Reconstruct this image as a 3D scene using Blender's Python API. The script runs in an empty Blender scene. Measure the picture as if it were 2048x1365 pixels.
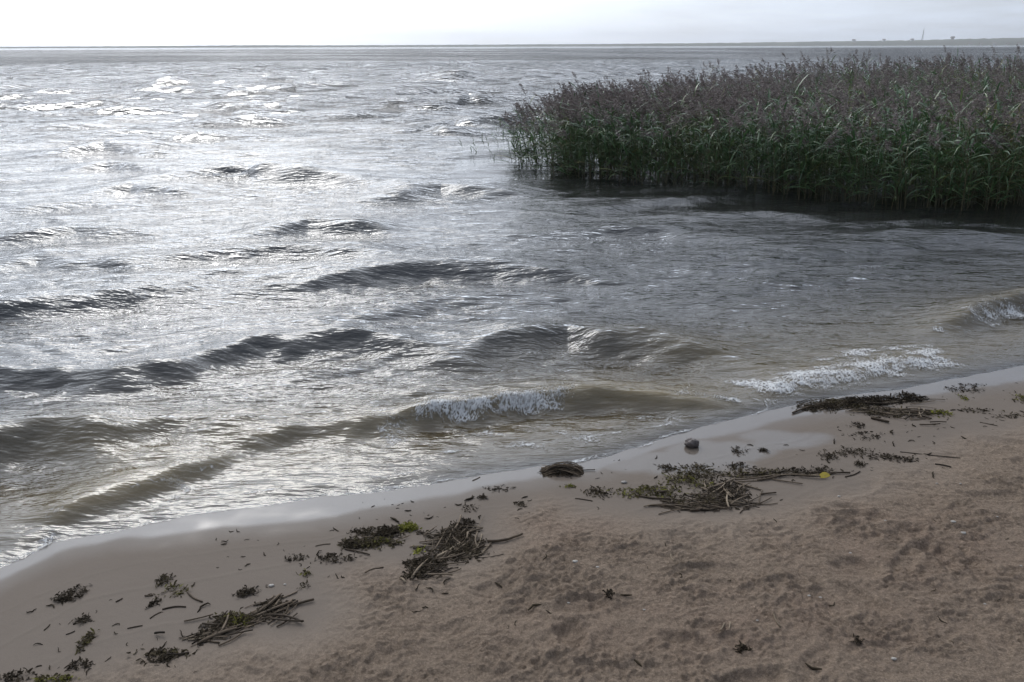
import bpy, math, random
import numpy as np
from mathutils import Vector, Matrix

random.seed(7)
rng = np.random.default_rng(7)
scene = bpy.context.scene
COL = scene.collection
R = math.radians

# ------------------------------------------------------------------ camera
CAM_H, PITCH, ROLL, LENS = 2.0, 21.72, 0.17, 26.0
cam_data = bpy.data.cameras.new('camera')
cam = bpy.data.objects.new('camera', cam_data)
COL.objects.link(cam)
cam_data.lens = LENS
cam_data.sensor_width = 36.0
cam_data.clip_start = 0.05
cam_data.clip_end = 30000.0
CAM_ROT = Matrix.Rotation(R(90 - PITCH), 4, 'X') @ Matrix.Rotation(R(-ROLL), 4, 'Z')
cam.matrix_world = Matrix.Translation((0, 0, CAM_H)) @ CAM_ROT
scene.camera = cam

# ------------------------------------------------------------------ world, sun, exposure
SUN_AZ, SUN_EL = -25.0, 39.0      # degrees; azimuth measured from +Y towards +X
sd = Vector((math.sin(R(SUN_AZ)) * math.cos(R(SUN_EL)), math.cos(R(SUN_AZ)) * math.cos(R(SUN_EL)), math.sin(R(SUN_EL))))
world = bpy.data.worlds.new('World')
scene.world = world
world.use_nodes = True
wt = world.node_tree
wt.nodes.clear()
def wn(kind, **kw):
    n = wt.nodes.new(kind)
    for k, v in kw.items():
        setattr(n, k, v)
    return n
def wmath(op, a, b=None):
    n = wn('ShaderNodeMath', operation=op)
    for i, v in enumerate((a, b)):
        if v is None:
            continue
        if isinstance(v, (int, float)):
            n.inputs[i].default_value = v
        else:
            wt.links.new(v, n.inputs[i])
    return n.outputs[0]
sky = wn('ShaderNodeTexSky', sky_type='NISHITA', sun_disc=False)
sky.sun_elevation = R(SUN_EL)
sky.sun_rotation = R(SUN_AZ)
sky.dust_density = 1.0
sky.air_density = 1.0
tc = wn('ShaderNodeTexCoord')
nrm = wn('ShaderNodeVectorMath', operation='NORMALIZE')
wt.links.new(tc.outputs['Generated'], nrm.inputs[0])
dot = wn('ShaderNodeVectorMath', operation='DOT_PRODUCT')
wt.links.new(nrm.outputs[0], dot.inputs[0])
dot.inputs[1].default_value = sd
ang = wmath('ARCCOSINE', wmath('MINIMUM', dot.outputs['Value'], 0.99999))
glow = wmath('MULTIPLY', wmath('EXPONENT', wmath('MULTIPLY', ang, -1.0 / R(27.0))), 47.0)     # veiled sun behind thin cloud
sep = wn('ShaderNodeSeparateXYZ')
wt.links.new(nrm.outputs[0], sep.inputs[0])
zz = wmath('ADD', wmath('ABSOLUTE', sep.outputs['Z']), 0.10)
comb = wn('ShaderNodeCombineXYZ')
wt.links.new(wmath('DIVIDE', sep.outputs['X'], zz), comb.inputs[0])
wt.links.new(wmath('DIVIDE', sep.outputs['Y'], zz), comb.inputs[1])
cn = wn('ShaderNodeTexNoise')
cn.inputs['Scale'].default_value = 0.9
cn.inputs['Detail'].default_value = 6
cn.inputs['Roughness'].default_value = 0.55
wt.links.new(comb.outputs[0], cn.inputs['Vector'])
cr = wn('ShaderNodeMapRange')
cr.inputs['From Min'].default_value = 0.32
cr.inputs['From Max'].default_value = 0.68
cr.inputs['To Min'].default_value = 0.66
cr.inputs['To Max'].default_value = 1.12
wt.links.new(cn.outputs['Fac'], cr.inputs['Value'])
cloud = wn('ShaderNodeMix', data_type='RGBA', blend_type='MULTIPLY')
cloud.inputs['Factor'].default_value = 1.0
cloud.inputs[6].default_value = (3.0, 3.7, 5.1, 1)
wt.links.new(cr.outputs[0], cloud.inputs[7])
# bright clear strip under the cloud deck, strongest below the sun
azd = wn('ShaderNodeVectorMath', operation='DOT_PRODUCT')
wt.links.new(nrm.outputs[0], azd.inputs[0])
azd.inputs[1].default_value = (math.sin(R(SUN_AZ - 12)), math.cos(R(SUN_AZ - 12)), 0)
strip = wmath('MULTIPLY', wmath('EXPONENT', wmath('MULTIPLY', wmath('ABSOLUTE', sep.outputs['Z']), -1.0 / R(3.5))), wmath('POWER', wmath('MAXIMUM', azd.outputs['Value'], 0.0), 12.0))
glow = wmath('ADD', glow, wmath('MULTIPLY', strip, 10.0))
gcol = wn('ShaderNodeVectorMath', operation='SCALE')
gcol.inputs[0].default_value = (0.945, 0.985, 1.04)
wt.links.new(glow, gcol.inputs['Scale'])
cadd = wn('ShaderNodeVectorMath', operation='ADD')
wt.links.new(cloud.outputs[2], cadd.inputs[0])
wt.links.new(gcol.outputs[0], cadd.inputs[1])
mixs = wn('ShaderNodeMix', data_type='RGBA')
mixs.inputs['Factor'].default_value = 0.85
wt.links.new(sky.outputs[0], mixs.inputs[6])
wt.links.new(cadd.outputs[0], mixs.inputs[7])
bg = wn('ShaderNodeBackground')
bg.inputs['Strength'].default_value = 0.10
wt.links.new(mixs.outputs[2], bg.inputs['Color'])
wo = wn('ShaderNodeOutputWorld')
wt.links.new(bg.outputs[0], wo.inputs['Surface'])

sun_data = bpy.data.lights.new('sun', 'SUN')
sun_data.energy = 0.8
sun_data.angle = R(26)
sun_data.color = (1.0, 0.96, 0.90)
sun = bpy.data.objects.new('sun', sun_data)
sun.rotation_euler = (-sd).to_track_quat('-Z', 'Y').to_euler()
sun.location = sd * 50
COL.objects.link(sun)

scene.view_settings.view_transform = 'Standard'
scene.view_settings.look = 'None'
scene.view_settings.exposure = 0.0
scene.view_settings.gamma = 1.0
scene.cycles.max_bounces = 5
scene.cycles.diffuse_bounces = 2
scene.cycles.glossy_bounces = 3
scene.cycles.transmission_bounces = 2
scene.cycles.volume_bounces = 0
scene.cycles.transparent_max_bounces = 6
scene.cycles.sample_clamp_indirect = 6.0
scene.cycles.use_adaptive_sampling = True
scene.cycles.adaptive_threshold = 0.02

# ------------------------------------------------------------------ numpy noise
def _hash(ix, iy, seed):
    h = (ix.astype(np.int64) * 374761393 + iy.astype(np.int64) * 668265263 + seed * 1274126177) & 0xFFFFFFFF
    h = ((h ^ (h >> 13)) * 1274126177) & 0xFFFFFFFF
    h = ((h ^ (h >> 16)) * 2246822519) & 0xFFFFFFFF
    return (h ^ (h >> 15)) & 0xFFFFFFFF
def gnoise(x, y, seed=0):
    x = np.asarray(x, float); y = np.asarray(y, float)
    ix = np.floor(x); iy = np.floor(y)
    fx = x - ix; fy = y - iy
    u = fx * fx * fx * (fx * (fx * 6 - 15) + 10); v = fy * fy * fy * (fy * (fy * 6 - 15) + 10)
    def g(ox, oy):
        a = _hash(ix + ox, iy + oy, seed) * (2 * math.pi / 4294967296.0)
        return np.cos(a) * (fx - ox) + np.sin(a) * (fy - oy)
    a = g(0, 0); b = g(1, 0); c = g(0, 1); d = g(1, 1)
    return 1.5 * ((a + (b - a) * u) * (1 - v) + (c + (d - c) * u) * v)
def fbm(x, y, oct=4, seed=0, gain=0.5):
    s = 0; a = 1.0; t = 0
    for i in range(oct):
        s = s + a * gnoise(x * 2 ** i, y * 2 ** i, seed + i * 17); t += a; a *= gain
    return s / t
def sstep(a, b, x):
    t = np.clip((x - a) / (b - a), 0, 1)
    return t * t * (3 - 2 * t)

# ------------------------------------------------------------------ helpers
F_PX = LENS / 36.0 * 2048
CR3 = CAM_ROT.to_3x3()
def ray(px, py):
    d = CR3 @ Vector(((px - 1024) / F_PX, -(py - 682.5) / F_PX, -1.0))
    return d.normalized()
def at(px, py, z=0.0):
    d = ray(px, py)
    k = (z - CAM_H) / d.z
    return (d.x * k, d.y * k)
def poly(pts, z=0.0):
    return np.array([at(a, b, z) for a, b in pts])

def mesh_np(name, V, F, smooth=True, attrs=None):
    V = np.ascontiguousarray(V, dtype=np.float32); F = np.ascontiguousarray(F, dtype=np.int32)
    me = bpy.data.meshes.new(name)
    n, m, k = len(V), len(F), F.shape[1]
    me.vertices.add(n); me.vertices.foreach_set('co', V.ravel())
    me.loops.add(m * k); me.loops.foreach_set('vertex_index', F.ravel())
    me.polygons.add(m); me.polygons.foreach_set('loop_start', np.arange(m, dtype=np.int32) * k)
    me.polygons.foreach_set('use_smooth', np.full(m, smooth, dtype=bool))
    me.update(calc_edges=True)
    for an, av in (attrs or {}).items():
        a = me.attributes.new(an, 'FLOAT', 'POINT')
        a.data.foreach_set('value', np.ascontiguousarray(av, dtype=np.float32))
    return me
def obj(name, me, mat=None, parent=None, label=None, cat=None, group=None, kind=None, loc=None):
    o = bpy.data.objects.new(name, me)
    COL.objects.link(o)
    if mat is not None and me is not None and len(me.materials) == 0:
        me.materials.append(mat)
    if parent is not None:
        o.parent = parent
    if loc is not None:
        o.location = loc
    if label: o['label'] = label
    if cat: o['category'] = cat
    if group: o['group'] = group
    if kind: o['kind'] = kind
    return o

class MB:
    """collects pieces of geometry for one mesh (quads)"""
    def __init__(s):
        s.V = []; s.F = []; s.T = []; s.n = 0
    def add(s, V, F, tint=0.5):
        V = np.asarray(V, float); F = np.asarray(F, int)
        s.V.append(V); s.F.append(F + s.n); s.n += len(V)
        s.T.append(np.full(len(V), tint) if np.isscalar(tint) else np.asarray(tint))
    def mesh(s, name, smooth=True):
        return mesh_np(name, np.concatenate(s.V), np.concatenate(s.F), smooth, {'tint': np.concatenate(s.T)})
def tube(P, rad, k=5, cap=True):
    P = np.asarray(P, float); n = len(P)
    rad = np.full(n, rad) if np.isscalar(rad) else np.asarray(rad)
    T = np.gradient(P, axis=0); T /= np.linalg.norm(T, axis=1)[:, None] + 1e-9
    up = np.array([0, 0, 1.0]) if abs(T[0, 2]) < 0.8 else np.array([1.0, 0, 0])
    A = np.cross(T, up); A /= np.linalg.norm(A, axis=1)[:, None] + 1e-9
    B = np.cross(T, A)
    an = np.arange(k) * 2 * math.pi / k
    V = (P[:, None, :] + rad[:, None, None] * (np.cos(an)[None, :, None] * A[:, None, :] + np.sin(an)[None, :, None] * B[:, None, :])).reshape(-1, 3)
    F = []
    for i in range(n - 1):
        for j in range(k):
            F.append((i * k + j, i * k + (j + 1) % k, (i + 1) * k + (j + 1) % k, (i + 1) * k + j))
    if cap:
        V = np.vstack([V, P[0], P[-1]])
        c0, c1 = n * k, n * k + 1
        for j in range(0, k):
            F.append((c0, (j + 1) % k, j, j)); F.append((c1, (n - 1) * k + j, (n - 1) * k + (j + 1) % k, (n - 1) * k + (j + 1) % k))
        F = [f if f[2] != f[3] else (f[0], f[1], f[2], f[0]) for f in F]
    return V, np.array(F)
def tube_q(P, rad, k=5):
    """open tube whose ends close to a point"""
    P = np.asarray(P, float)
    rad = np.full(len(P), rad) if np.isscalar(rad) else np.asarray(rad, float)
    d0 = P[0] - P[1]; d0 /= np.linalg.norm(d0) + 1e-9
    d1 = P[-1] - P[-2]; d1 /= np.linalg.norm(d1) + 1e-9
    P2 = np.vstack([P[0] + d0 * rad[0] * .3, P, P[-1] + d1 * rad[-1] * .3])
    r2 = np.concatenate([[rad[0] * .35], rad, [rad[-1] * .35]])
    return tube(P2, r2, k, cap=False)

# ------------------------------------------------------------------ materials
def mat(name):
    m = bpy.data.materials.new(name); m.use_nodes = True
    m.node_tree.nodes.clear()
    return m, m.node_tree
def nd(t, kind, **kw):
    n = t.nodes.new(kind)
    for k, v in kw.items():
        setattr(n, k, v)
    return n
def lk(t, a, b):
    t.links.new(a, b)
def nmath(t, op, a, b=None, c=None):
    n = nd(t, 'ShaderNodeMath', operation=op)
    for i, v in enumerate((a, b, c)):
        if v is None: continue
        if isinstance(v, (int, float)): n.inputs[i].default_value = v
        else: lk(t, v, n.inputs[i])
    return n.outputs[0]
def nmix(t, f, a, b, blend='MIX'):
    n = nd(t, 'ShaderNodeMix', data_type='RGBA', blend_type=blend)
    for sock, v in ((n.inputs['Factor'], f), (n.inputs[6], a), (n.inputs[7], b)):
        if isinstance(v, (int, float)): sock.default_value = v
        elif isinstance(v, tuple): sock.default_value = v if len(v) == 4 else (*v, 1)
        else: lk(t, v, sock)
    return n.outputs[2]
def nnoise(t, vec, scale, detail=3, rough=0.5):
    n = nd(t, 'ShaderNodeTexNoise')
    n.inputs['Scale'].default_value = scale; n.inputs['Detail'].default_value = detail; n.inputs['Roughness'].default_value = rough
    lk(t, vec, n.inputs['Vector'])
    return n.outputs['Fac']
def nattr(t, name):
    return nd(t, 'ShaderNodeAttribute', attribute_name=name).outputs['Fac']
def nrange(t, v, a, b, c=0.0, d=1.0):
    n = nd(t, 'ShaderNodeMapRange')
    lk(t, v, n.inputs['Value'])
    for k, x in zip(('From Min', 'From Max', 'To Min', 'To Max'), (a, b, c, d)):
        n.inputs[k].default_value = x
    return n.outputs[0]

def make_sand():
    m, t = mat('sand')
    pos = nd(t, 'ShaderNodeNewGeometry').outputs['Position']
    wet, film, depth, red = nattr(t, 'wet'), nattr(t, 'film'), nattr(t, 'depth'), nattr(t, 'ruddy')
    n1 = nnoise(t, pos, 3.0, 4); n2 = nnoise(t, pos, 420.0, 2, 0.7); n3 = nnoise(t, pos, 60, 4, .6)
    dry = nmix(t, n1, (0.222, 0.168, 0.122), (0.268, 0.204, 0.150))
    dry = nmix(t, red, dry, (0.255, 0.178, 0.130))
    grain = nmath(t, 'MULTIPLY', nrange(t, n2, 0.3, 0.7, 0.68, 1.3), nrange(t, nnoise(t, pos, 150, 3, .7), .3, .7, .75, 1.22))
    dry = nmix(t, 1.0, dry, grain, 'MULTIPLY')
    dry = nmix(t, 1.0, dry, nrange(t, n3, 0.3, 0.7, 0.78, 1.20), 'MULTIPLY')
    wetc = nmix(t, n1, (0.128, 0.102, 0.080), (0.144, 0.116, 0.092))
    wetc = nmix(t, 1.0, wetc, nrange(t, n2, 0.3, 0.7, 0.9, 1.1), 'MULTIPLY')
    wetc = nmix(t, 1.0, wetc, nrange(t, film, 0, 1, 1.0, 0.68), 'MULTIPLY')      # soaked sand is darker
    col = nmix(t, wet, dry, wetc)
    p = nd(t, 'ShaderNodeBsdfPrincipled')
    lk(t, col, p.inputs['Base Color'])
    lk(t, nrange(t, wet, 0, 1, 0.95, 0.75), p.inputs['Roughness'])
    p.inputs['Specular IOR Level'].default_value = 0.18
    lk(t, film, p.inputs['Coat Weight'])
    p.inputs['Coat Roughness'].default_value = 0.09
    p.inputs['Coat IOR'].default_value = 1.58
    b = nd(t, 'ShaderNodeBump')
    hh = nmath(t, 'ADD', nmath(t, 'MULTIPLY', nnoise(t, pos, 70, 5, .65), 1.0), nmath(t, 'MULTIPLY', n2, 0.35))
    lk(t, hh, b.inputs['Height'])
    lk(t, nrange(t, wet, 0, 1, 1.0, 0.10), b.inputs['Strength'])
    b.inputs['Distance'].default_value = 0.018
    lk(t, b.outputs[0], p.inputs['Normal'])
    o = nd(t, 'ShaderNodeOutputMaterial'); lk(t, p.outputs[0], o.inputs[0])
    return m
def make_water():
    m, t = mat('lagoon_water')
    pos = nd(t, 'ShaderNodeNewGeometry').outputs['Position']
    depth, silt, far, calm, ruf = nattr(t, 'depth'), nattr(t, 'silt'), nattr(t, 'far'), nattr(t, 'calm'), nattr(t, 'ruffle')
    mp = nd(t, 'ShaderNodeMapping'); lk(t, pos, mp.inputs['Vector'])
    mp.inputs['Rotation'].default_value = (0, 0, R(-9)); mp.inputs['Scale'].default_value = (0.34, 1.35, 1.0)
    v = mp.outputs[0]
    big = nnoise(t, v, 0.75, 3, 0.62)
    mid = nnoise(t, v, 4.0, 4, 0.62)
    fine = nnoise(t, v, 14.0, 3, 0.58)
    gust = nrange(t, nnoise(t, pos, 0.35, 1), 0.35, 0.65, 0.65, 1.15)
    mg = nd(t, 'ShaderNodeMapping'); lk(t, pos, mg.inputs['Vector']); mg.inputs['Scale'].default_value = (.018, .02, 1)
    wide = nrange(t, nnoise(t, mg.outputs[0], 1.0, 2, .6), .35, .65, .3, 1.7)
    h = nmath(t, 'MULTIPLY', nmath(t, 'MULTIPLY', big, nmath(t, 'MULTIPLY', far, wide)), 1.1)
    h = nmath(t, 'ADD', h, nmath(t, 'MULTIPLY', nmath(t, 'MULTIPLY', nmath(t, 'MULTIPLY', mid, gust), nmath(t, 'ADD', 1.0, nmath(t, 'MULTIPLY', ruf, 2.0))), 0.060))
    h = nmath(t, 'ADD', h, nmath(t, 'MULTIPLY', nmath(t, 'MULTIPLY', fine, gust), 0.026))
    b = nd(t, 'ShaderNodeBump'); lk(t, h, b.inputs['Height'])
    lk(t, calm, b.inputs['Strength'])
    b.inputs['Distance'].default_value = 1.0
    fr = nd(t, 'ShaderNodeFresnel'); lk(t, nrange(t, ruf, 0, 1, 1.66, 1.34), fr.inputs['IOR']); lk(t, b.outputs[0], fr.inputs['Normal'])  # IOR set above real water near the beach, putting extra brightness into reflections
    gl = nd(t, 'ShaderNodeBsdfGlossy'); gl.inputs['Roughness'].default_value = 0.035; lk(t, b.outputs[0], gl.inputs['Normal'])
    gl.inputs['Color'].default_value = (1, 1, 1, 1)
    tr = nd(t, 'ShaderNodeBsdfTransparent')
    tr.inputs['Color'].default_value = (0.93, 0.90, 0.82, 1)
    df = nd(t, 'ShaderNodeBsdfDiffuse')
    lk(t, nmix(t, silt, (0.018, 0.018, 0.017), (0.25, 0.180, 0.066)), df.inputs['Color'])
    op = nmath(t, 'SUBTRACT', 1.0, nmath(t, 'EXPONENT', nmath(t, 'MULTIPLY', depth, -8.5)))
    body = nd(t, 'ShaderNodeMixShader'); lk(t, op, body.inputs[0]); lk(t, tr.outputs[0], body.inputs[1]); lk(t, df.outputs[0], body.inputs[2])
    s = nd(t, 'ShaderNodeMixShader'); lk(t, fr.outputs[0], s.inputs[0]); lk(t, body.outputs[0], s.inputs[1]); lk(t, gl.outputs[0], s.inputs[2])
    o = nd(t, 'ShaderNodeOutputMaterial'); lk(t, s.outputs[0], o.inputs[0])
    return m
def make_foam():
    m, t = mat('foam')
    pos = nd(t, 'ShaderNodeNewGeometry').outputs['Position']
    p = nd(t, 'ShaderNodeBsdfPrincipled')
    lk(t, nmix(t, nnoise(t, pos, 60, 4), (0.52, 0.51, 0.49), (0.70, 0.70, 0.69)), p.inputs['Base Color'])
    p.inputs['Roughness'].default_value = 0.5
    b = nd(t, 'ShaderNodeBump'); lk(t, nnoise(t, pos, 160, 3), b.inputs['Height']); b.inputs['Distance'].default_value = 0.012; b.inputs['Strength'].default_value = .7
    lk(t, b.outputs[0], p.inputs['Normal'])
    tr = nd(t, 'ShaderNodeBsdfTransparent')
    cov = nmath(t, 'ADD', nattr(t, 'cover'), nmath(t, 'MULTIPLY', nmath(t, 'SUBTRACT', nnoise(t, pos, 330, 3, .6), .5), 1.3))
    s = nd(t, 'ShaderNodeMixShader'); lk(t, nrange(t, cov, .05, .95), s.inputs[0]); lk(t, tr.outputs[0], s.inputs[1]); lk(t, p.outputs[0], s.inputs[2])
    o = nd(t, 'ShaderNodeOutputMaterial'); lk(t, s.outputs[0], o.inputs[0])
    return m
def make_plant(name, stops, rough=0.5, transl=0.2, spec=0.4):
    """stops: three colours picked by the per-piece tint and the object's own random number"""
    m, t = mat(name)
    tint = nattr(t, 'tint')
    rnd = nd(t, 'ShaderNodeObjectInfo').outputs['Random']
    f = nmath(t, 'ADD', tint, nmath(t, 'MULTIPLY', nmath(t, 'SUBTRACT', rnd, 0.5), 0.22))
    cr = nd(t, 'ShaderNodeValToRGB'); lk(t, f, cr.inputs[0])
    e = cr.color_ramp.elements
    e[0].position, e[0].color = 0.05, (*stops[0], 1)
    e[1].position, e[1].color = 0.95, (*stops[-1], 1)
    for i, c in enumerate(stops[1:-1]):
        x = e.new(0.05 + 0.9 * (i + 1) / (len(stops) - 1)); x.color = (*c, 1)
    pos = nd(t, 'ShaderNodeNewGeometry').outputs['Position']
    col = nmix(t, 1.0, cr.outputs[0], nrange(t, nnoise(t, pos, 35, 3), 0.3, 0.7, 0.75, 1.2), 'MULTIPLY')
    p = nd(t, 'ShaderNodeBsdfPrincipled')
    lk(t, col, p.inputs['Base Color']); p.inputs['Roughness'].default_value = rough; p.inputs['Specular IOR Level'].default_value = spec
    tl = nd(t, 'ShaderNodeBsdfTranslucent'); lk(t, col, tl.inputs['Color'])
    s = nd(t, 'ShaderNodeMixShader'); s.inputs[0].default_value = transl
    lk(t, p.outputs[0], s.inputs[1]); lk(t, tl.outputs[0], s.inputs[2])
    o = nd(t, 'ShaderNodeOutputMaterial'); lk(t, s.outputs[0], o.inputs[0])
    return m
def make_plain(name, a, b, scale=20, rough=0.8, coords='Position', bump=0.0):
    m, t = mat(name)
    pos = nd(t, 'ShaderNodeNewGeometry').outputs['Position']
    n = nnoise(t, pos, scale, 4)
    p = nd(t, 'ShaderNodeBsdfPrincipled')
    lk(t, nmix(t, n, a, b), p.inputs['Base Color']); p.inputs['Roughness'].default_value = rough
    if bump:
        bm = nd(t, 'ShaderNodeBump'); lk(t, nnoise(t, pos, scale * 3, 4), bm.inputs['Height']); bm.inputs['Distance'].default_value = bump
        lk(t, bm.outputs[0], p.inputs['Normal'])
    o = nd(t, 'ShaderNodeOutputMaterial'); lk(t, p.outputs[0], o.inputs[0])
    return m

M = dict(
    sand=make_sand(), water=make_water(), foam=make_foam(),
    stem=make_plant('reed_stem', [(0.055, 0.052, 0.024), (0.09, 0.08, 0.036), (0.15, 0.125, 0.065)], .55, .05),
    leaf=make_plant('reed_leaf', [(0.045, 0.102, 0.040), (0.084, 0.155, 0.060), (0.135, 0.170, 0.062), (0.23, 0.195, 0.082)], .38, .25, .6),
    plume=make_plant('reed_plume', [(0.130, 0.105, 0.097), (0.225, 0.190, 0.176), (0.34, 0.29, 0.27)], .8, .25, .1),
    straw=make_plant('straw', [(0.022, 0.015, 0.009), (0.07, 0.050, 0.032), (0.14, 0.105, 0.072), (0.23, 0.18, 0.125)], .75, .0, .2),
    weed=make_plant('water_weed', [(0.026, 0.019, 0.012), (0.045, 0.034, 0.020), (0.065, 0.055, 0.020), (0.16, 0.16, 0.02)], .85, .05, .12),
    stone=make_plain('stone', (0.045, 0.038, 0.034), (0.14, 0.11, 0.095), 28, .55, bump=.01),
    greystone=make_plain('grey_pebble', (0.20, 0.18, 0.16), (0.30, 0.27, 0.24), 60, .6),
    pebble=make_plain('pebble', (0.28, 0.25, 0.21), (0.40, 0.37, 0.33), 60, .6),
    yellow=make_plain('yellow_leaf', (0.30, 0.21, 0.012), (0.38, 0.29, 0.03), 60, .5),
    land=make_plain('far_land', (0.045, 0.055, 0.035), (0.16, 0.145, 0.10), 0.006, .95),
    steel=make_plain('mast_steel', (0.16, 0.16, 0.17), (0.24, 0.24, 0.25), 0.1, .6),
    render=make_plain('house_render', (0.55, 0.54, 0.51), (0.66, 0.65, 0.62), 0.1, .8),
    brick=make_plain('brick', (0.20, 0.15, 0.13), (0.26, 0.20, 0.17), 0.1, .8),
)

# ------------------------------------------------------------------ shore line, sand height, water height
SHORE_PX = [(-60, 1165), (0, 1135), (50, 1117), (105, 1087), (180, 1072), (260, 1055), (330, 1042), (430, 1025), (560, 1008), (640, 995), (760, 983), (860, 968), (960, 950),
            (1060, 937), (1130, 930), (1190, 916), (1270, 897), (1340, 873), (1430, 848), (1500, 832), (1560, 816), (1620, 803), (1700, 792), (1780, 781), (1860, 768), (1950, 750), (2048, 731)]
SH = poly(SHORE_PX)
d0 = SH[0] - SH[3]; d0 /= np.linalg.norm(d0)
d1 = SH[-1] - SH[-6]; d1 /= np.linalg.norm(d1)
SH = np.vstack([SH[0] + d0 * 4000 * np.array([1, .4]), SH[0] + d0 * 12, SH, SH[-1] + d1 * 14, SH[-1] + d1 * 4000 * np.array([1, .5])])

def seg_dist(P, C):
    """min distance, signed side (left of direction positive), arc position"""
    best = np.full(len(P), 1e18); side = np.zeros(len(P)); arc = np.zeros(len(P)); acc = 0.0
    for i in range(len(C) - 1):
        a, b = C[i], C[i + 1]; ab = b - a; L = np.linalg.norm(ab)
        t = np.clip(((P - a) @ ab) / (L * L), 0, 1)
        q = P - (a + t[:, None] * ab)
        d2 = (q ** 2).sum(1)
        m = d2 < best
        best[m] = d2[m]
        cr = ab[0] * (P[:, 1] - a[1]) - ab[1] * (P[:, 0] - a[0])
        side[m] = np.sign(cr[m]); arc[m] = acc + t[m] * L
        acc += L
    return np.sqrt(best), side, arc, acc
def shore_s(x, y):
    P = np.stack([x, y], 1)
    d, _, _, _ = seg_dist(P, SH)
    ysh = np.interp(x, SH[:, 0], SH[:, 1])
    s = d * np.sign(y - ysh)
    return s + 0.018 * gnoise(x * 3.1, y * 3.1, 5) * np.clip(d * 0 + 1, 0, 1) + 0.008 * gnoise(x * 9, y * 9, 6)

DRY_PX = [(-200, 1420), (60, 1375), (250, 1330), (420, 1292), (560, 1265), (640, 1225), (650, 1160), (720, 1120), (860, 1125), (960, 1080), (1010, 1010), (1080, 985), (1180, 1005),
          (1300, 1030), (1500, 1025), (1600, 985), (1700, 962), (1800, 925), (1900, 868), (2000, 838), (2100, 810)]
DRY = poly(DRY_PX, 0.06)
DRY = np.vstack([DRY[0] + np.array([-6, -3.0]), DRY, DRY[-1] + np.array([8, 5.0])])
def dry_amount(x, y):
    """0 on the smooth washed sand, 1 on the trampled loose sand"""
    P = np.stack([x, y], 1)
    d, sd_, _, _ = seg_dist(P, DRY)
    s = -d * sd_ + 0.10 * fbm(x * 3.5, y * 3.5, 3, 21)
    return sstep(-0.10, 0.34, s)
FEET = []
_r = np.random.default_rng(3)
for i in range(330):
    fx, fy = _r.uniform(-2.6, 6.0), _r.uniform(0.5, 6.0)
    FEET.append((fx, fy, _r.uniform(0, math.pi), _r.uniform(0.09, 0.15), _r.uniform(0.040, 0.06), _r.uniform(0.010, 0.028)))
def footprints(x, y):
    h = np.zeros(len(x))
    for fx, fy, a, la, lb, dp in FEET:
        m = (np.abs(x - fx) < 0.3) & (np.abs(y - fy) < 0.3)
        if not m.any(): continue
        X, Y = x[m] - fx, y[m] - fy
        u = (X * math.cos(a) + Y * math.sin(a)) / la; v = (-X * math.sin(a) + Y * math.cos(a)) / lb
        r = np.sqrt(u * u + v * v) + 0.16 * gnoise(x[m] * 16, y[m] * 16, 31)
        h[m] += -dp * (1 - sstep(0.55, 1.0, r)) + 0.5 * dp * np.exp(-((r - 1.2) / 0.22) ** 2)
    return h
def sand_base(s):
    on = np.clip(-s, 0, None)
    off = np.clip(s, 0, None)
    return np.where(s < 0, 0.075 * on * np.exp(-on / 9.0) + 0.02 * sstep(0.5, 2.5, on), -0.55 * (1 - np.exp(-off * 0.16)) - 0.05 * np.clip(off - 8, 0, 40) / 2)
def sand_z(x, y, detail=True, s=None, dry=None):
    x = np.atleast_1d(np.asarray(x, float)); y = np.atleast_1d(np.asarray(y, float))
    if s is None: s = shore_s(x, y)
    z = sand_base(s)
    near = np.hypot(x, y) < 14
    if dry is None: dry = np.where(near, dry_amount(x, y), (s < -1.2) * 1.0)
    out = z + 0.004 * gnoise(x * 0.9, y * 0.9, 8) * sstep(0.1, 1.0, np.abs(s))
    if detail:
        xx, yy = x[near], y[near]
        dn = dry[near]
        wx = xx + 0.05 * fbm(xx * 6, yy * 6, 2, 40); wy = yy + 0.05 * fbm(xx * 6 + 9, yy * 6, 2, 41)
        mid = 0.010 * fbm(wx * 3.2, wy * 4.2, 3, 42)
        patch = sstep(-0.25, 0.25, fbm(xx * 2.6, yy * 3.6, 2, 51))
        ridge = 0.0145 * np.power(np.clip(1 - np.abs(fbm(wx * 4.8, wy * 9, 3, 44, .5)) * 3.0, 0, 1), 1.4)
        clod = 0.0115 * np.power(np.clip(1 - np.abs(fbm(wx * 19, wy * 30, 2, 45, .5)) * 3.0, 0, 1), 1.5)
        crumb = 0.0085 * fbm(xx * 40, yy * 46, 2, 46, .55)
        ss_ = s[near]; lines = 0.0
        for k_, dist in enumerate((.20, .33, .52, .80)):
            lines = lines + np.exp(-((ss_ + dist + .06 * fbm(xx * 1.7, yy * 1.7, 2, 53 + k_)) / .009) ** 2)
        smooth_ = 0.0003 * fbm(xx * 5, yy * 5, 2, 47) + (1 - dn) * sstep(.22, .40, -ss_) * (0.0013 * lines + 0.0006 * fbm(xx * 26, yy * 34, 2, 57) - 0.0012 * np.power(np.clip(gnoise(xx * 19, yy * 19, 58) - .35, 0, 1), 1.0))
        out[near] += dn * (mid + ridge * (.35 + .65 * patch) + (clod + crumb) * (0.45 + 0.55 * patch) + 0.6 * footprints(xx, yy)) + np.where(ss_ < 0, smooth_, 0)
    return out
GX, GY, GS = np.arange(-5, 9.5, .016), np.arange(.3, 8.5, .016), .016
_gx, _gy = np.meshgrid(GX, GY, indexing='ij')
_c = shore_s(_gx.ravel()[::1], _gy.ravel())
GRID_B = sand_base(_c).reshape(_gx.shape)
GRID_D = sand_z(_gx.ravel(), _gy.ravel(), True, _c).reshape(_gx.shape)
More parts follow.
